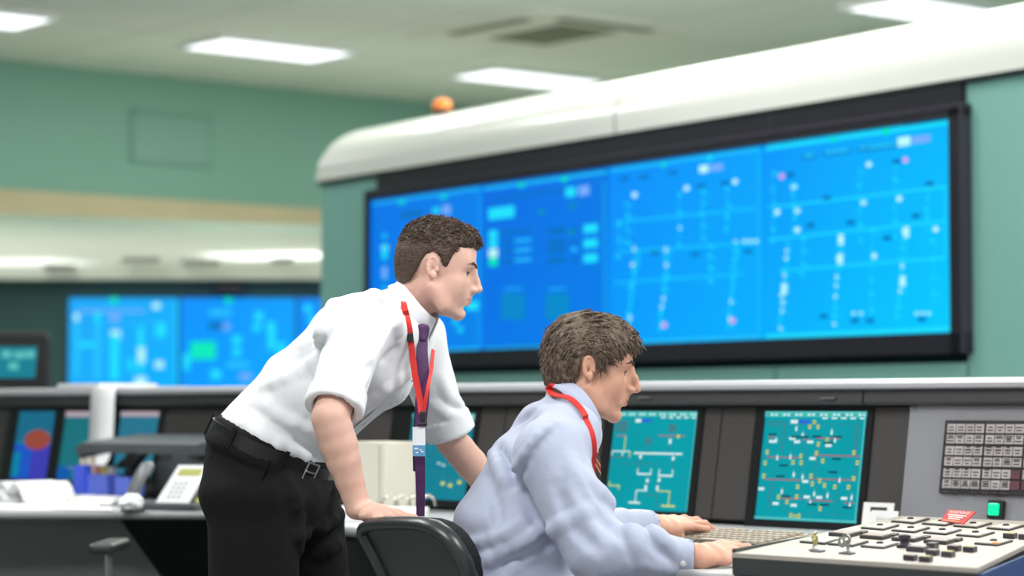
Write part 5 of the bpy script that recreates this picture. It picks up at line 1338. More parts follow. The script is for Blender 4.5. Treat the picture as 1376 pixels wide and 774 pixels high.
chain(B1, [(C3 - l1 * .10, .045), (shN, .042), (elN, .040)], .02); chain(B1, [(C3 + l1 * .10, .045), (shF, .042), (elF, .038)], .02)
def forearm(S, e, w, r0, r1, r2, r3):
    d = w - e; pts = [(e, r0), (e + d * .12, (r0 + r1) / 2), (e + d * .30, r1), (e + d * .48, (r1 * .6 + r2 * .4)), (e + d * .70, r2), (e + d * .88, (r2 + r3) / 2), (w, r3)]
    for (a, ra), (b, rb_) in zip(pts[:-1], pts[1:]): S.cone(a, b, ra, rb_, .004)
forearm(B1, elN, wrN, .040, .0405, .031, .024); forearm(B1, elF, wrF, .037, .038, .030, .024)
hd = _unit(J(530, 692, 5.08) - wrN)
tips = hand(B1, wrN + _n((.004, 0, -.006)), hd, (-.05, -.12, 1), [(.10, .22, .2, .10), (.06, .2, .2, .02), (.06, .22, .2, -.05), (.10, .25, .2, -.12)], [(.85, .50, -.35), (1, .25, -.2), (1, .1, -.25)], (.25, .95, .05), .98)
hF = hand(B1, wrF, _unit((.55, .70, -.06)), (0, 0, 1), [(.15, .3, .2, .1), (.12, .3, .2, .02), (.12, .3, .2, -.05), (.15, .35, .2, -.1)], [(.8, .6, -.2), (1, .2, -.15), (1, .1, -.2)], (.7, -.55, 0), .98)
B1.econe(C0, J(352, 672, YA), l1, (.105, .15), (.11, .155), .04)
for a, b, c in ((hip_n, kn_n, an_n), (hip_f, kn_f, an_f)): chain(B1, [(a, .078), (b, .052), (c, .036)], .03)
p1_ = B1.build('person', .0028, m_skin1, None, 2)
tag(p1_, 'standing man in white shirt and purple tie leaning forward, one hand on the chair back', 'person')
nails(p1_, tips[:4], .98)
head_parts(H1, p1_, B1)
def hpoly(H, pts, Y): return [tuple(H.inv(J(u, v, Y)[None])[0][[0, 2]]) for u, v in pts]
poly1 = hpoly(H1, [(515, 377), (532, 378), (541, 384), (551, 380), (560, 366), (567, 353), (573, 345), (583, 342), (590, 348), (595, 361), (600, 364), (604, 356), (609, 346), (617, 336), (625, 338), (635, 334), (642, 336), (652, 331), (662, 300), (620, 260), (560, 262), (505, 300)], 5.43)
def thick1(L):
    x, y, z = L.T; top = np.clip((z - .05) / .06, 0, 1); fr = np.clip((x - .02) / .06, 0, 1)
    return .0045 + .006 * top + .005 * fr * np.clip((z - .03) / .04, 0, 1)
def strand1(L):
    u = L[:, 0] * 1.0 + L[:, 2] * .5; n = vnoise(np.stack([L[:, 0] * 1.0 + .3 * L[:, 2], L[:, 1] * 1.6, L[:, 2] * .8], 1) + 3, 150); n2 = vnoise(L + 9, 90)
    tp = np.clip((L[:, 2] - .03) / .06, .15, 1)
    return (-.0030 * (1 - 2 * np.abs(n)) - .0024 * n2) * tp
hair1, HV, HF = hair(H1, p1_, poly1, m_hair1, thick1, strand1)
def tufts(H, V, F, region, flow, m, parent, n, ln, r, seed, name='hair_strands', lift=.25, curl=.0, rnd_=.22):
    """thin tapered locks lying on the hair surface"""
    rg = np.random.RandomState(seed); cen = V[F].mean(1); N = np.cross(V[F[:, 2]] - V[F[:, 0]], V[F[:, 3]] - V[F[:, 1]]); N /= np.linalg.norm(N, axis=1)[:, None] + 1e-12
    L = H.inv(cen); out = L / np.linalg.norm(L, axis=1)[:, None]; ok = region(L) & ((N @ H.M.T * out).sum(1) > .2); idx = np.nonzero(ok)[0]; idx = idx[rg.randint(0, len(idx), n)]
    P = cen[idx]; Nn = N[idx]; fl = flow(L[idx]) @ H.M; fl = fl + rg.randn(n, 3) * rnd_; fl -= Nn * (fl * Nn).sum(1)[:, None]; fl /= np.linalg.norm(fl, axis=1)[:, None]
    sd = np.cross(Nn, fl); ll = ln * rg.uniform(.6, 1.3, n)[:, None]
    Lt = H.inv(P + fl * ll); grow = np.linalg.norm(Lt, axis=1) / np.linalg.norm(L[idx], axis=1); ll = ll * np.where(grow > 1.07, .4, 1.0)[:, None]; rr = r * rg.uniform(.6, 1.4, n)[:, None]; cv = rg.randn(n, 1) * curl
    VS = []; 
    for t, w in ((0, .7), (.35, 1), (.7, .8), (1, .08)):
        c = P - Nn * .0022 + fl * ll * t + Nn * (ll * lift * math.sin(math.pi * min(t, .8) * .9) * .5) - Nn * ll * .12 * t * t + sd * cv * ll * t * t
        for a in (0, 2.09, 4.19): VS.append(c + (sd * math.cos(a) * 1.7 + Nn * math.sin(a)) * rr * w)
    VS = np.stack(VS, 1); V2 = VS.reshape(-1, 3); base = np.arange(n)[:, None] * 12; Fs = []
    for s in range(3):
        for k in range(3):
            q = np.array([s * 3 + k, s * 3 + (k + 1) % 3, s * 3 + 3 + (k + 1) % 3, s * 3 + 3 + k]); Fs.append(base + q[None])
    o = np_mesh(name, V2, np.concatenate(Fs), m, parent); return o
tufts(H1, HV, HF, lambda L: L[:, 2] > .045, lambda L: np.stack([1.0 + 0 * L[:, 0], L[:, 1] * 6, .25 - L[:, 0] * 2], 1), m_hair1, hair1, 3800, .014, .0010, 5, lift=.40, curl=.4)
tufts(H1, HV, HF, lambda L: L[:, 2] <= .055, lambda L: np.stack([-.35 + 0 * L[:, 0], 0 * L[:, 0], -1 + 0 * L[:, 0]], 1), m_hair1, hair1, 2200, .010, .0007, 6, lift=.1)

# shirt of the standing man
S1 = Sdf()
S1.econe(C0 + (C0 - C1) * .10, C1, l1, (.122, .165), (.116, .165), .03); S1.econe(C1, C2, l1, (.116, .165), (.124, .172), .03); S1.econe(C2, C3, l1, (.124, .172), (.090, .158), .04)
S1.econe(C3, NB1, l1, (.080, .11), (.056, .062), .03)
S1.cone(C3 - l1 * .10, shN, .068, .063, .04); S1.cone(C3 + l1 * .10, shF, .064, .060, .04)
cfN = elN + (shN - elN) * .16; cfF = elF + (shF - elF) * .12
S1.econe(shN, cfN, f1, (.062, .066), (.050, .054), .035); S1.econe(shF, cfF, f1, (.060, .060), (.048, .048), .035)
foldline(S1, [(448, 412), (432, 460), (424, 515)], 5.2, .020, .010); foldline(S1, [(514, 436), (497, 475), (478, 520)], 5.2, .018, .008)
foldline(S1, [(500, 398), (520, 412), (530, 440)], 5.2, .018, .010); foldline(S1, [(508, 404), (523, 425), (520, 455)], 5.2, .012, .008, '-')
foldline(S1, [(440, 432), (425, 452), (392, 468)], 5.2, .012, .006); foldline(S1, [(432, 458), (405, 478), (370, 486)], 5.2, .012, .006, '-'); foldline(S1, [(428, 478), (398, 500), (350, 520)], 5.2, .014, .006)
foldline(S1, [(372, 560), (420, 582), (440, 600)], 5.2, .014, .006); foldline(S1, [(330, 545), (380, 585), (425, 612)], 5.2, .012, .005, '-'); foldline(S1, [(312, 565), (350, 590), (400, 615)], 5.2, .012, .006)
foldline(S1, [(475, 560), (500, 530), (540, 500)], 5.2, .012, .005); foldline(S1, [(465, 545), (490, 505), (530, 470)], 5.2, .012, .004, '-')
foldline(S1, [(590, 505), (600, 530), (618, 545)], 5.6, .010, .006); foldline(S1, [(580, 540), (600, 556), (618, 560)], 5.6, .010, .006)
for c_, s_, e_ in ((cfN, shN, elN), (cfF, shF, elF)):
    ax = _unit(e_ - s_)
    S1.econe(c_ - ax * .030, c_ + ax * .012, f1, (.0570, .0610), (.0585, .0625), .005, cap=.12)          # rolled cuff
    S1.econe(c_ - ax * .040, c_ - ax * .030, f1, (.050, .054), (.050, .054), .004, op='+', cap=.2)
ropen1 = [(elN, elN + (elN - shN) * .4), (elF, elF + (elF - shF) * .4)]
S1.cone(cfN + _unit(elN - shN) * .004, cfN + _unit(elN - shN) * .06, .047, .050, .002, '-'); S1.cone(cfF + _unit(elF - shF) * .004, cfF + _unit(elF - shF) * .06, .042, .045, .002, '-')
aw1 = _unit((-.42, 0, -.906)); CW = C0 - aw1 * .018; wcut1 = CW + aw1 * .014
nk1 = _unit(J(571, 396, 5.45) - J(549, 418, 5.45))
cb1, cf1 = J(529, 396, 5.45), J(572, 443, 5.43); nc1 = neck_cut((cb1 + cf1) / 2 + _unit(np.cross(l1, cb1 - cf1)) * (-1 if np.cross(l1, cb1 - cf1)[2] < 0 else 1) * .004, np.cross(l1, cb1 - cf1) * (-1 if np.cross(l1, cb1 - cf1)[2] < 0 else 1))
def post1(P, d):
    d = smax(d, (P - wcut1) @ aw1 - .012 * np.abs(vnoise(P, 9)), .01)
    return nc1(P, d)
S1.post = post1
def sdisp1(V):
    a = folds(V, C2 - C0, .0030, 11) * .7 + folds(V, _unit((.3, 0, 1)), .0035, 7); b = folds(V, shN - elN, .0030, 14); n = .004 * vnoise(V, 6)
    wst = np.exp(-((V - C0) @ _unit(C1 - C0) / .07) ** 2); w2 = folds(V, np.cross(l1, aw1), .006, 16)
    arm = np.clip((.10 - np.linalg.norm(np.cross(V - shN, _unit(elN - shN)), axis=1)) / .03, 0, 1)
    return a * (1 - arm) + b * 1.1 * arm + n + w2 * wst * .8
shirt1 = S1.build('shirt', .0050, m_shirt1, p1_, 1, sdisp1); shirt1['label'] = 'white shirt with rolled sleeves'
def collar(H, nb, fr, back, front, rin, rside, side, hgt, m, parent, flare=.010, drop=.030):
    """stand-up collar with turned-down leaf: ring from back (point) to front (point)"""
    back, front = _n(back), _n(front); c = (back + front) / 2; e1 = _unit(front - back); R_ = np.linalg.norm(front - back) / 2; sd = _unit(_n(side) - e1 * (_n(side) @ e1)); up = np.cross(e1, sd); up = up if up[2] > 0 else -up
    rows = []; n = 44
    for i in range(n + 1):
        t = .08 + (2 * math.pi - .16) * i / n; ct, st = math.cos(t), math.sin(t)      # t=0 front
        rad = e1 * ct * R_ + sd * st * rside; o = _unit(rad); fr_ = max(0, ct)
        base = c + rad; h = hgt * (1 - .18 * fr_); dr = drop * (1 + 1.15 * fr_ ** 3)
        rows.append([base - up * .012 + o * .001, base + up * h * .6 - o * .001, base + up * h - o * .002, base + up * (h + .003) + o * .003, base + up * (h - .003) + o * .0075,
                     base + up * (h * .5) + o * (.007 + flare * .5), base + up * (h - dr) + o * (.008 + flare) + e1 * .012 * fr_ ** 4])
    mb = MB(); mb.strip(rows); o_ = mb.build('collar', m, parent, smooth=70, recalc=False, solid=.0022); return o_
collar(H1, NB1, f1, J(529, 394, 5.45), J(572, 441, 5.43), .06, .060, l1, .036, m_shirt1, shirt1)
# placket with buttons down the front
nf1 = _n((f1[0] * .80, f1[1], -.6))
def front_pt(C, S, dirn): return snap(S, C + _unit(dirn) * .12, dirn, .001)
pl = [front_pt(C, S1, _n((.72, -.25, -.62))) for C in (C3 * .7 + C2 * .3, C2, C2 * .5 + C1 * .5, C1, C1 * .5 + C0 * .5, C0)]
ribbon(bez([p + _unit((.6, -.4, -.6)) * .002 for p in pl], 6), .032, list([_unit((.72, -.3, -.62))] * 31), m_shirt1, 'placket', shirt1, .0018)
for p in bez(pl, 2)[1:-1:2]:
    mb = MB(); q = Vector(p + _unit((.6, -.4, -.6)) * .005); mb.lathe(q, Vector(_unit((.6, -.4, -.6))), [(.0052, 0), (.0052, .0015), (.003, .002), (0, .002)], n=12); mb.build('button', mat('button_pearl', (225, 225, 225), rough=.3), shirt1, smooth=40)
# trousers
T1 = Sdf()
T1.econe(CW - aw1 * .004, CW + aw1 * .045, l1, (.128, .168), (.132, .172), .03, cap=.15); T1.econe(CW + aw1 * .04, J(350, 668, YA - .01), l1, (.124, .17), (.122, .175), .04)
T1.econe(hip_n, kn_n, l1, (.106, .098), (.092, .082), .05); T1.econe(kn_n, an_n - [0, 0, .03], l1, (.088, .080), (.080, .068), .03, cap=.1)
T1.econe(hip_f, kn_f, l1, (.104, .095), (.086, .080), .05); T1.econe(kn_f, an_f - [0, 0, .03], l1, (.082, .078), (.080, .066), .03, cap=.1)
T1.ell(J(340, 648, 5.42), (.080, .12, .11), None, .04); T1.ell(J(408, 672, 5.46), (.060, .11, .09), None, .04)
foldline(T1, [(452, 690), (425, 712), (395, 722)], 5.3, .014, .008); foldline(T1, [(462, 725), (430, 745), (400, 750)], 5.3, .014, .008); foldline(T1, [(440, 668), (430, 705), (402, 745)], 5.3, .012, .008, '-'); foldline(T1, [(380, 640), (395, 680), (398, 740)], 5.3, .014, .006)
T1.cone(wcut1 - aw1 * .1, wcut1 - aw1 * .02, .09, .09, .004, '-')
def postt(P, d): return smax(d, -(P[:, 2] - .045), .004)
T1.post = lambda P, d: smax(smax(d, -((P - (CW - aw1 * .008)) @ aw1), .004), -(P[:, 2] - .045), .004)
trous1 = T1.build('trousers', .0065, m_trous, p1_, 1, lambda V: folds(V, (.1, 0, 1), .0035, 8) + folds(V, (.8, 0, -.4), .006, 10) * np.clip((V[:, 0] - J(380, 700, 5.4)[0]) / .08, 0, 1) * np.clip((.98 - V[:, 2]) / .1, 0, 1) + .004 * vnoise(V, 5)); trous1['label'] = 'black trousers'
for a, f in ((an_n, (.95, -.3, 0)), (an_f, (.97, -.1, 0))): shoe(None, a, f, p1_)
# belt, loops and buckle, pocket
def ringpts(C, ax, side, r, rs, n=48):
    ax = _unit(ax); sd = _unit(_n(side) - ax * (_n(side) @ ax)); nn = np.cross(ax, sd); nn = nn if nn[0] > 0 else -nn
    return [(C + nn * r * math.cos(t) + sd * rs * math.sin(t), nn * math.cos(t) / r + sd * math.sin(t) / rs) for t in [2 * math.pi * k / n for k in range(n + 1)]]
nn1 = np.cross(aw1, l1); nn1 = nn1 if nn1[0] > 0 else -nn1
sdw = _unit(l1 - aw1 * (l1 @ aw1))
def belt_at(deg, off=.0):
    t = math.radians(deg); o = _unit(nn1 * math.cos(t) / .137 + sdw * math.sin(t) / .177); c = CW + aw1 * .020
    return snap(T1, c + nn1 * .137 * math.cos(t) + sdw * .177 * math.sin(t), o, .0035 + off), o
rb = [belt_at(d) for d in range(0, 361, 6)]
ribbon([p for p, q in rb], .031, [_unit(q) for p, q in rb], m_belt, 'belt', p1_, .002)
p, o_ = belt_at(-24, .004); t_ = np.cross(aw1, o_)
mb = MB(); P_ = Vector(p); X_, Z_, N_ = Vector(t_), Vector(-aw1), Vector(o_)
for a, b, w, h in ((-.020, 0, .004, .044), (.020, 0, .004, .044), (0, .020, .044, .004), (0, -.020, .044, .004)): mb.box(P_ + X_ * a + Z_ * b, (w, h, .004), (X_, Z_, N_))
mb.box(P_ + N_ * .002, (.040, .004, .003), (X_, Z_, N_)); mb.build('buckle', m_buck, p1_, bevel=.001)
for dg in (-52, -100, -150, -205, 40):
    p, o_ = belt_at(dg, .004); mb = MB(); mb.box(p, (.010, .050, .004), (Vector(np.cross(aw1, o_)), Vector(-aw1), Vector(o_))); mb.build('belt_loop', m_trous, trous1, bevel=.001)
a_ = snap(T1, J(357, 618, 5.2), (0, -1, 0), .002); b_ = snap(T1, J(345, 650, 5.2), (0, -1, 0), .002); c_ = snap(T1, J(322, 676, 5.2), (0, -1, 0), .002)
mb = MB(); mb.tube(bez([a_, b_, c_], 8), .0022, n=6); mb.build('pocket_seam', m_trous, trous1, smooth=60)
a_ = snap(T1, J(278, 604, 5.34), (-.6, -.8, 0), .002); b_ = snap(T1, J(303, 614, 5.2), (-.2, -1, 0), .002)
mb = MB(); mb.tube([a_, (a_ + b_) / 2 + _n((-.002, -.006, 0)), b_], .0028, n=6); mb.build('back_pocket', m_trous, trous1, smooth=60)
p_ = snap(T1, J(282, 615, 5.3), (-.5, -.85, 0), .002); mb = MB(); mb.lathe(Vector(p_), Vector((-.5, -.85, 0)), [(.008, 0), (.008, .003), (.004, .004), (0, .004)], n=14); mb.build('pocket_button', m_clip, trous1, smooth=40)
# tie: knot at the collar, blade hanging straight down
kx = J(568, 448, 5.37)
S = Sdf(); S.econe(J(569, 441, 5.375), J(568, 458, 5.365), l1, (.014, .018), (.010, .012), .006); kn_ = S.build('tie', .0028, m_tie1, p1_, 1, lambda V: vnoise(V, 120) * .0006)
tp_ = bez([J(568, 452, 5.365), J(567, 480, 5.345), J(569, 520, 5.33), J(566, 560, 5.325), J(564, 600, 5.32), J(565, 650, 5.32), J(565, 694, 5.32)], 6)
wd = [.022 + .006 * min(1, i / 8) - .010 * max(0, (i - 14) / 22) for i in range(len(tp_))]
nrm = [_unit((.15, -1, 0)) for i in range(len(tp_))]
ribbon(tp_, .03, nrm, m_tie1, 'tie_blade', p1_, .002, wd)['label'] = 'purple tie blade'
ribbon([p + _n((-.006, .012, 0)) for p in tp_[6:-8]], .02, _n((.1, -1, 0)), mat('tie_navy', (40, 34, 72), rough=.5), 'tie_tail', p1_, .0015)
# lanyard with badge
lp = bez([J(535, 384, 5.43), J(543, 408, 5.36), J(550, 440, 5.33), J(552, 458, 5.315), J(557, 500, 5.31), J(563, 530, 5.31), J(567, 556, 5.30)], 6)
lp = [snap(S1, p, (0, -1, 0), .012 if i < 9 else .006, 12) if 3 < i < 18 else p for i, p in enumerate(lp)]
ribbon(lp, .010, _n((.1, -1, .05)), m_lany, 'lanyard', p1_, .0012, [.009 + .005 * min(1, i / 10) for i in range(len(lp))])
lp2 = bez([J(582, 470, 5.38), J(579, 500, 5.325), J(574, 525, 5.30), J(569, 556, 5.30)], 6); ribbon(lp2, .008, _n((.4, -1, .05)), m_lany, 'lanyard', p1_, .0012)
mb = MB(); mb.box(lp[17] + _n((0, -.004, 0)), (.013, .006, .020)); mb.build('lanyard_slider', m_clip, p1_, bevel=.002)
mb = MB(); mb.box(J(568, 560, 5.295), (.012, .008, .024)); mb.box(J(568, 570, 5.293), (.020, .006, .008)); mb.build('badge_clip', m_clip, p1_, bevel=.002)
mb = MB(); c = Vector(J(563, 586, 5.298)); r_ = Vector((.98, -.18, .03)).normalized(); u_ = Vector((.03, 0, 1)).normalized(); n_ = u_.cross(r_) * -1
n_ = Vector((-.18, -.98, 0)).normalized(); r_ = Vector((.98, -.18, 0)).normalized()
mb.box(c, (.028, .040, .002), (r_, Z, n_), m_badge); mb.box(c - Z * .032, (.028, .024, .002), (r_, Z, n_), m_badgeb)
for i, (a, b, w) in enumerate(((-.006, -.027, .010), (.004, -.030, .004), (.008, -.034, .006), (-.004, -.036, .006))): mb.box(c + r_ * a + Z * b + n_ * .0014, (w, .003, .0006), (r_, Z, n_), m_badge)
mb.build('badge', None, p1_)

# ============================ the seated man
YB = 5.08
H2 = Frame(J(792, 493, 5.13), pitch=math.radians(8), yaw=math.radians(4), roll=0, sc=.925)
f2 = _unit((.95, .31, 0)); l2 = np.array([-f2[1], f2[0], 0])
D0 = J(690, 862, YB); D1 = J(688, 780, YB); D2 = J(693, 712, YB); D3 = J(729, 630, YB); D4 = J(752, 578, YB); NB2 = J(764, 552, YB + .02)
sN = J(736, 604, 4.93); eN = J(803, 748, 4.83); wN = J(936, 748, 4.85)
sF = J(742, 598, 5.24); eF = J(742, 718, 5.42); wF = J(878, 706, 5.60)
B2 = Sdf(); head_sdf(B2, H2, old=True)
B2.econe(H2(-.026, 0, -.045), NB2 + (D4 - NB2) * .3, H2.M[1], (.054, .052), (.054, .056), .02)
B2.econe(D0, D2, l2, (.11, .15), (.09, .13), .03); B2.econe(D2, D3, l2, (.09, .13), (.076, .125), .03); B2.econe(D3, D4, l2, (.076, .125), (.045, .09), .02)
chain(B2, [(D4 - l2 * .08, .042), (sN, .042), (eN, .040), (wN, .026)], .03); chain(B2, [(D4 + l2 * .08, .040), (sF, .040), (eF, .040), (wF, .026)], .03)
t2 = hand(B2, wN + _n((.006, 0, -.002)), _unit(J(1004, 733, 4.93) - wN), (-.20, -.55, .80), [(.22, .38, .25, .06), (.20, .42, .3, .0), (.22, .45, .3, -.05), (.28, .5, .3, -.12)], [(.8, .35, -.45), (1, .05, -.3), (1, -.05, -.3)], (.25, .80, .35), 1.0, .027)
t3 = hand(B2, wF, _unit(J(950, 700, 5.68) - wF), (.05, -.30, 1), [(.20, .5, .35, .05), (.10, .45, .35, .0), (.05, .40, .3, -.04), (.0, .35, .3, -.10)], [(.9, .35, -.55), (1, .05, -.30), (1, 0, -.15)], (-.1, -1, -.1), 1.0, .027)
hp_n, kp_n = J(700, 862, 4.95), J(700, 862, 4.95) + _n((.40, .16, .0)); hp_f = J(690, 862, 5.15); kp_f = hp_f + _n((.40, .20, 0))
for a, b in ((hp_n, kp_n), (hp_f, kp_f)): chain(B2, [(a, .075), (b, .055), (_n((b[0] + .04, b[1] + .02, .10)), .038)], .03)
p2_ = B2.build('person', .0028, m_skin2, None, 2)
tag(p2_, 'seated man in a pale blue shirt with a red lanyard, typing on the keyboard', 'person')
nails(p2_, t2[:4]); nails(p2_, t3[:3])
head_parts(H2, p2_, B2, old=True)
poly2 = hpoly(H2, [(722, 516), (738, 519), (752, 521), (762, 517), (774, 507), (776, 490), (779, 480), (788, 478), (795, 485), (798, 498), (808, 500), (814, 492), (822, 484), (832, 480), (846, 470), (854, 471), (862, 470), (872, 455), (850, 395), (780, 395), (715, 430)], 5.13)
def thick2(L):
    x, y, z = L.T; top = np.clip((z - .03) / .07, 0, 1); fr = np.clip((x - .03) / .05, 0, 1); bk = np.clip((-x - .03) / .05, 0, 1)
    return .0055 + .0045 * top + .005 * fr * np.clip((z - .02) / .04, 0, 1) + .001 * bk
def strand2(L):
    x, y, z = L.T; # locks sweep over the top towards the front and down at the back
    ang = np.arctan2(z - .02, x + .02); rad = np.sqrt((x + .02) ** 2 + (z - .02) ** 2)
    q = np.stack([ang * .018 + rad * .25 + y * .1, y * 1.2 + rad * .7 + .012 * np.sin(ang * 4), rad * .9 - ang * .010], 1)
    n = vnoise(q + 4, 150); n2 = vnoise(q + 8, 70)
    return -.0032 * (1 - 2 * np.abs(n)) - .0030 * n2
hair2, HV2, HF2 = hair(H2, p2_, poly2, m_hair2, thick2, strand2)
def flow2(L):
    x, y, z = L.T; th = np.arctan2(z - .01, x + .015); w = (vnoise(L + 2, 28) * .35)
    f = np.stack([np.sin(th), y * 2, -np.cos(th)], 1) * np.where(x < -.05, -1, 1)[:, None]; f[:, 2] -= .35 * (x < -.05); f[:, 0] += w; f[:, 1] += w; return f
tufts(H2, HV2, HF2, lambda L: (L[:, 2] > -.06) & (poly_sd(L[:, 0], L[:, 2], poly2) < -.010 + .02 * (L[:, 0] < 0)), flow2, m_hair2, hair2, 6500, .026, .0010, 8, lift=.05, curl=.25, rnd_=.06)
# shirt of the seated man
S2 = Sdf()
S2.econe(D0, D1, l2, (.150, .185), (.138, .172), .04, cap=.15); S2.econe(D1, D2, l2, (.138, .172), (.124, .168), .03); S2.econe(D2, D3, l2, (.124, .168), (.096, .165), .03); S2.econe(D3, D4, l2, (.096, .165), (.070, .14), .03)
S2.econe(D4, NB2, l2, (.070, .10), (.056, .060), .03)
S2.cone(D4 - l2 * .08, sN, .058, .062, .035); S2.cone(D4 + l2 * .08, sF, .056, .056, .035)
S2.econe(sN, eN, f2, (.064, .068), (.060, .060), .03); S2.econe(sF, eF, f2, (.062, .062), (.054, .054), .03)
wcN = wN - _unit(wN - eN) * .012; wcF = wF - _unit(wF - eF) * .012
S2.econe(eN, eN + (wcN - eN) * .62, l2, (.061, .060), (.047, .048), .03); S2.econe(eN + (wcN - eN) * .60, wcN, l2, (.043, .043), (.033, .036), .012, cap=.15)
S2.econe(eF, eF + (wcF - eF) * .7, l2, (.055, .055), (.042, .042), .03); S2.econe(eF + (wcF - eF) * .68, wcF, l2, (.038, .038), (.034, .036), .012, cap=.15)
FL = lambda uv, r, amp, op='+', Y=4.85: foldline(S2, uv, Y, r, amp, op)
FL([(745, 570), (716, 598), (688, 642)], .008, .004); FL([(752, 574), (722, 604), (694, 648)], .007, .004, '-')
FL([(866, 706), (882, 722), (903, 742)], .014, .012); FL([(850, 712), (862, 730), (884, 750)], .014, .010); FL([(858, 704), (874, 728), (894, 748)], .010, .010, '-'); FL([(838, 700), (848, 722), (858, 750)], .014, .008)
FL([(780, 640), (815, 676), (848, 712)], .018, .008); FL([(764, 618), (776, 655), (800, 700)], .014, .006); FL([(770, 640), (796, 680), (830, 715)], .014, .006, '-'); FL([(745, 650), (765, 700), (800, 735)], .018, .006, '-')
FL([(700, 655), (722, 700), (755, 735)], .016, .010, '-'); FL([(786, 690), (745, 712), (700, 742)], .016, .008); FL([(745, 705), (700, 735), (640, 765)], .016, .008); FL([(755, 718), (715, 745), (650, 780)], .014, .010, '-'); FL([(700, 712), (650, 732), (620, 742)], .012, .006)
FL([(726, 740), (700, 760), (670, 790)], .014, .007); FL([(683, 573), (700, 566), (714, 553)], .012, .008, '-'); FL([(664, 598), (680, 625), (690, 650)], .012, .007, '-'); FL([(660, 606), (672, 632), (684, 655)], .012, .005)
FL([(650, 640), (664, 680), (668, 705)], .014, .004, '-'); FL([(860, 752), (885, 762), (905, 764)], .010, .004)
S2.cone(wcN - _unit(wN - eN) * .004, wcN + _unit(wN - eN) * .05, .029, .032, .002, '-'); S2.cone(wcF - _unit(wF - eF) * .004, wcF + _unit(wF - eF) * .05, .029, .032, .002, '-')
def sdisp2(V):
    up = _unit(D3 - D1); arm = np.clip((.105 - np.linalg.norm(np.cross(V - sN, _unit(eN - sN)), axis=1)) / .03, 0, 1) * (V[:, 1] < YB)
    a = folds(V, _unit((.75, -.2, .6)), .0048, 8) * .8 + .5 * folds(V, up, .0035, 9); b = folds(V, eN - sN, .0038, 10)
    el = np.exp(-(np.linalg.norm(V - eN - _unit(wN - eN) * .08, axis=1) / .09) ** 2); c = folds(V, _unit((.5, 0, -.8)), .0050, 15)
    return a * (1 - arm) + b * arm + c * el + .004 * vnoise(V, 6)
cb2, cf2 = J(742, 533, 5.11), J(792, 586, 5.09); ncn = np.cross(l2, cb2 - cf2); ncn = ncn if ncn[2] > 0 else -ncn
S2.post = neck_cut((cb2 + cf2) / 2 + _unit(ncn) * .004, ncn)
shirt2 = S2.build('shirt', .0050, m_shirt2, p2_, 1, sdisp2); shirt2['label'] = 'pale blue long-sleeved shirt'
collar(H2, NB2, f2, J(742, 531, 5.11), J(792, 584, 5.09), .07, .064, l2, .034, m_shirt2, shirt2, drop=.034)
for (c_, e_) in ((wcN, eN),):
    ax = _unit(wN - eN); p = c_ - ax * .018; q = snap(S2, p + _n((0, -.04, -.012)), (0, -.95, -.3), .002); mb = MB(); mb.lathe(Vector(q), Vector((0, -.95, -.3)), [(.0058, 0), (.0058, .002), (.003, .0028), (0, .0028)], n=14); mb.build('button', mat('button_pearl', (225, 225, 225), rough=.3), shirt2, smooth=40)
# trousers and shoes, below the frame
T2 = Sdf(); T2.econe(D0 + _n((0, 0, .03)), D0 - _n((0, 0, .05)), l2, (.150, .185), (.155, .19), .03, cap=.4)
for a, b in ((hp_n, kp_n), (hp_f, kp_f)): T2.cone(a, b, .095, .075, .04); T2.cone(b, _n((b[0] + .04, b[1] + .02, .12)), .075, .058, .03)
T2.build('trousers', .010, m_trous2, p2_, 1, lambda V: .004 * vnoise(V, 6))
for b in (kp_n, kp_f): shoe(None, _n((b[0] + .04, b[1] + .02, .09)), (.85, .5, 0), p2_)
# striped tie of the seated man: knot in the collar gap and blade in front of the shirt
m_tA = mat('tie_black', (38, 30, 30), rough=.5)
nt = m_tA.node_tree; N_ = nt.nodes; L_ = nt.links; tc = N_.new('ShaderNodeTexCoord'); wv = N_.new('ShaderNodeTexWave'); wv.bands_direction = 'DIAGONAL'; wv.inputs['Scale'].default_value = 12
rp = N_.new('ShaderNodeValToRGB'); rp.color_ramp.interpolation = 'CONSTANT'; rp.color_ramp.elements[0].color = rgb(34, 28, 30); rp.color_ramp.elements[1].position = .55; rp.color_ramp.elements[1].color = rgb(205, 150, 100)
e_ = rp.color_ramp.elements.new(.8); e_.color = rgb(120, 30, 40)
L_.new(tc.outputs['Object'], wv.inputs[0]); L_.new(wv.outputs[0], rp.inputs[0]); L_.new(rp.outputs[0], N_['Principled BSDF'].inputs['Base Color'])
S = Sdf(); S.econe(J(795, 588, 5.06), J(796, 606, 5.05), l2, (.016, .018), (.011, .013), .006); S.build('tie', .003, m_tA, p2_, 1)
tp_ = bez([J(797, 600, 5.05), J(800, 622, 5.04), J(799, 650, 5.03), J(788, 700, 5.02), J(786, 740, 5.02), J(784, 790, 5.02), J(782, 830, 5.02)], 5)
ribbon(tp_, .03, _n((.75, -.65, 0)), m_tA, 'tie_blade', p2_, .002, [.026 + .022 * i / len(tp_) for i in range(len(tp_))])['label'] = 'dark tie blade with orange stripes'
lp = bez([J(741, 516, 5.07), J(744, 527, 5.045), J(757, 548, 5.02), J(768, 568, 5.005), J(778, 590, 4.995), J(788, 618, 4.985), J(794, 648, 4.99)], 6)
lp = [snap(S2, p, _unit((.35, -.9, .3)), .010 if i < 20 else .004, 12) if i > 1 else p for i, p in enumerate(lp)]
ribbon(lp, .012, _n((.25, -1, .35)), m_lany, 'lanyard', p2_, .0014)

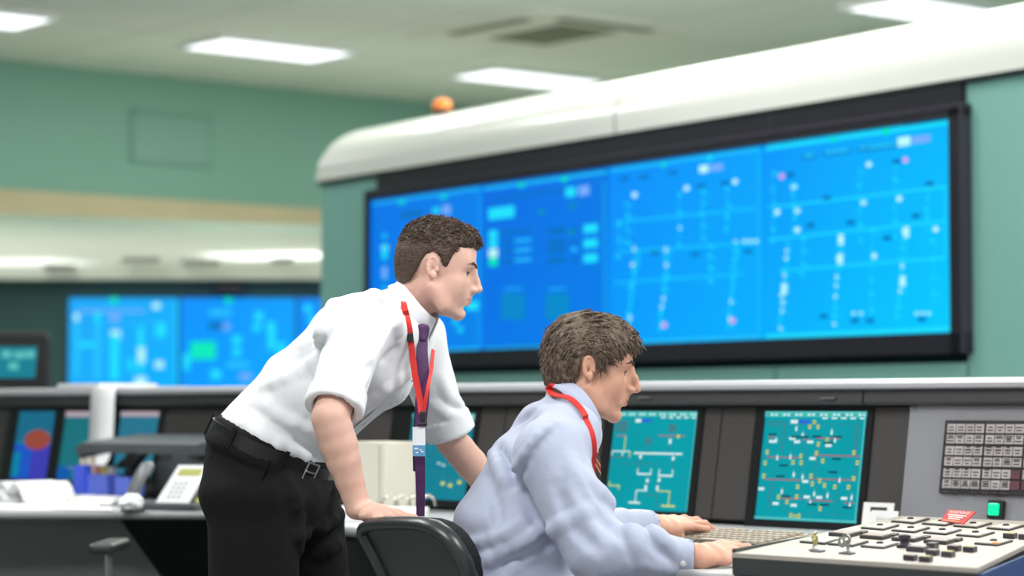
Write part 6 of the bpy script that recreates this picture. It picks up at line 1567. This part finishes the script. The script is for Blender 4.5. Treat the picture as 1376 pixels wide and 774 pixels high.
# ============================ the seated man's chair
m_chair = mat('chair_shell', (52, 60, 60), rough=.55); m_chrim = mat('chair_rim', (40, 44, 46), rough=.35, spec=.6); m_seat = mat('chair_seat_fabric', (34, 36, 40), rough=.9)
cf = B.copy(); rc = math.radians(24); cup = (-cf * math.sin(rc) + Z * math.cos(rc)); cn = (-cf * math.cos(rc) - Z * math.sin(rc)).normalized()
cpp = px(560, 720, 4.965)
outl = [(486, 710), (487, 703), (495, 699), (520, 697), (550, 696.5), (572, 698), (588, 703), (601, 712), (612, 723), (621, 737), (629, 753), (635, 772), (641, 800), (644, 840), (630, 858), (590, 862), (562, 852), (545, 826), (530, 796), (516, 768), (500, 736)]
ch = empty('office_chair', Vector((cpp.x + .13, cpp.y + .12, 0)), "dark office chair of the seated man with the standing man's hand on its back", 'chair')
P = [on_plane(u + (3 if u < 520 else -3), v + 6, cpp, cn) for u, v in outl]; cc = sum(P, Vector()) / len(P)
mb = MB(); mb.slab([cc + (p - cc) * .95 + cn * .001 for p in P], -cn * .030); mb.build('backrest', m_chair, ch, bevel=.006)
mb = MB(); mb.tube(P + [P[0], P[1]], .013, n=10, caps=False, m=None, flat=(cn, 1.5)); mb.build('backrest_rim', m_chrim, ch, smooth=60)
mb = MB(); mb.slab([cc + (p - cc) * .90 - cn * .028 for p in P], -cn * .03); mb.build('backrest_cushion', m_seat, ch, bevel=.012, bseg=3)
sc_ = Vector((cpp.x + .20, cpp.y + .13, 0))
mb = MB(); mb.box(sc_ + Z * .425, (.46, .46, .07), (U, B, Z)); mb.build('seat', m_seat, ch, bevel=.03, bseg=4)
mb = MB(); mb.tube([sc_ + Z * .39 - B * .1, sc_ + Z * .36 - B * .26, Vector((cc.x, cc.y, .50)) + B * .0, cc - Z * .05 - cn * .03], .016, n=10); mb.build('back_bracket', m_chrim, ch, smooth=50)
mb = MB(); mb.lathe(sc_ + Z * .10, Z, [(.03, 0), (.03, .12), (.018, .125), (.018, .28)], n=18); mb.build('column', m_chrim, ch, smooth=40)
for k in range(5):
    a = 2 * math.pi * k / 5 + .3; d = Vector((math.cos(a), math.sin(a), 0)); mb = MB(); mb.tube([sc_ + Z * .13 + d * .02, sc_ + Z * .10 + d * .28], [.022, .014], n=8); lg = mb.build('leg', m_chrim, ch, smooth=50)
    mb = MB(); mb.lathe(sc_ + d * .28 + Z * .03 + d.cross(Z) * .02, d.cross(Z), [(.0, -.0), (.03, .0), (.03, -.04), (0, -.04)], n=16); mb.build('caster', m_vdark, lg, smooth=40)
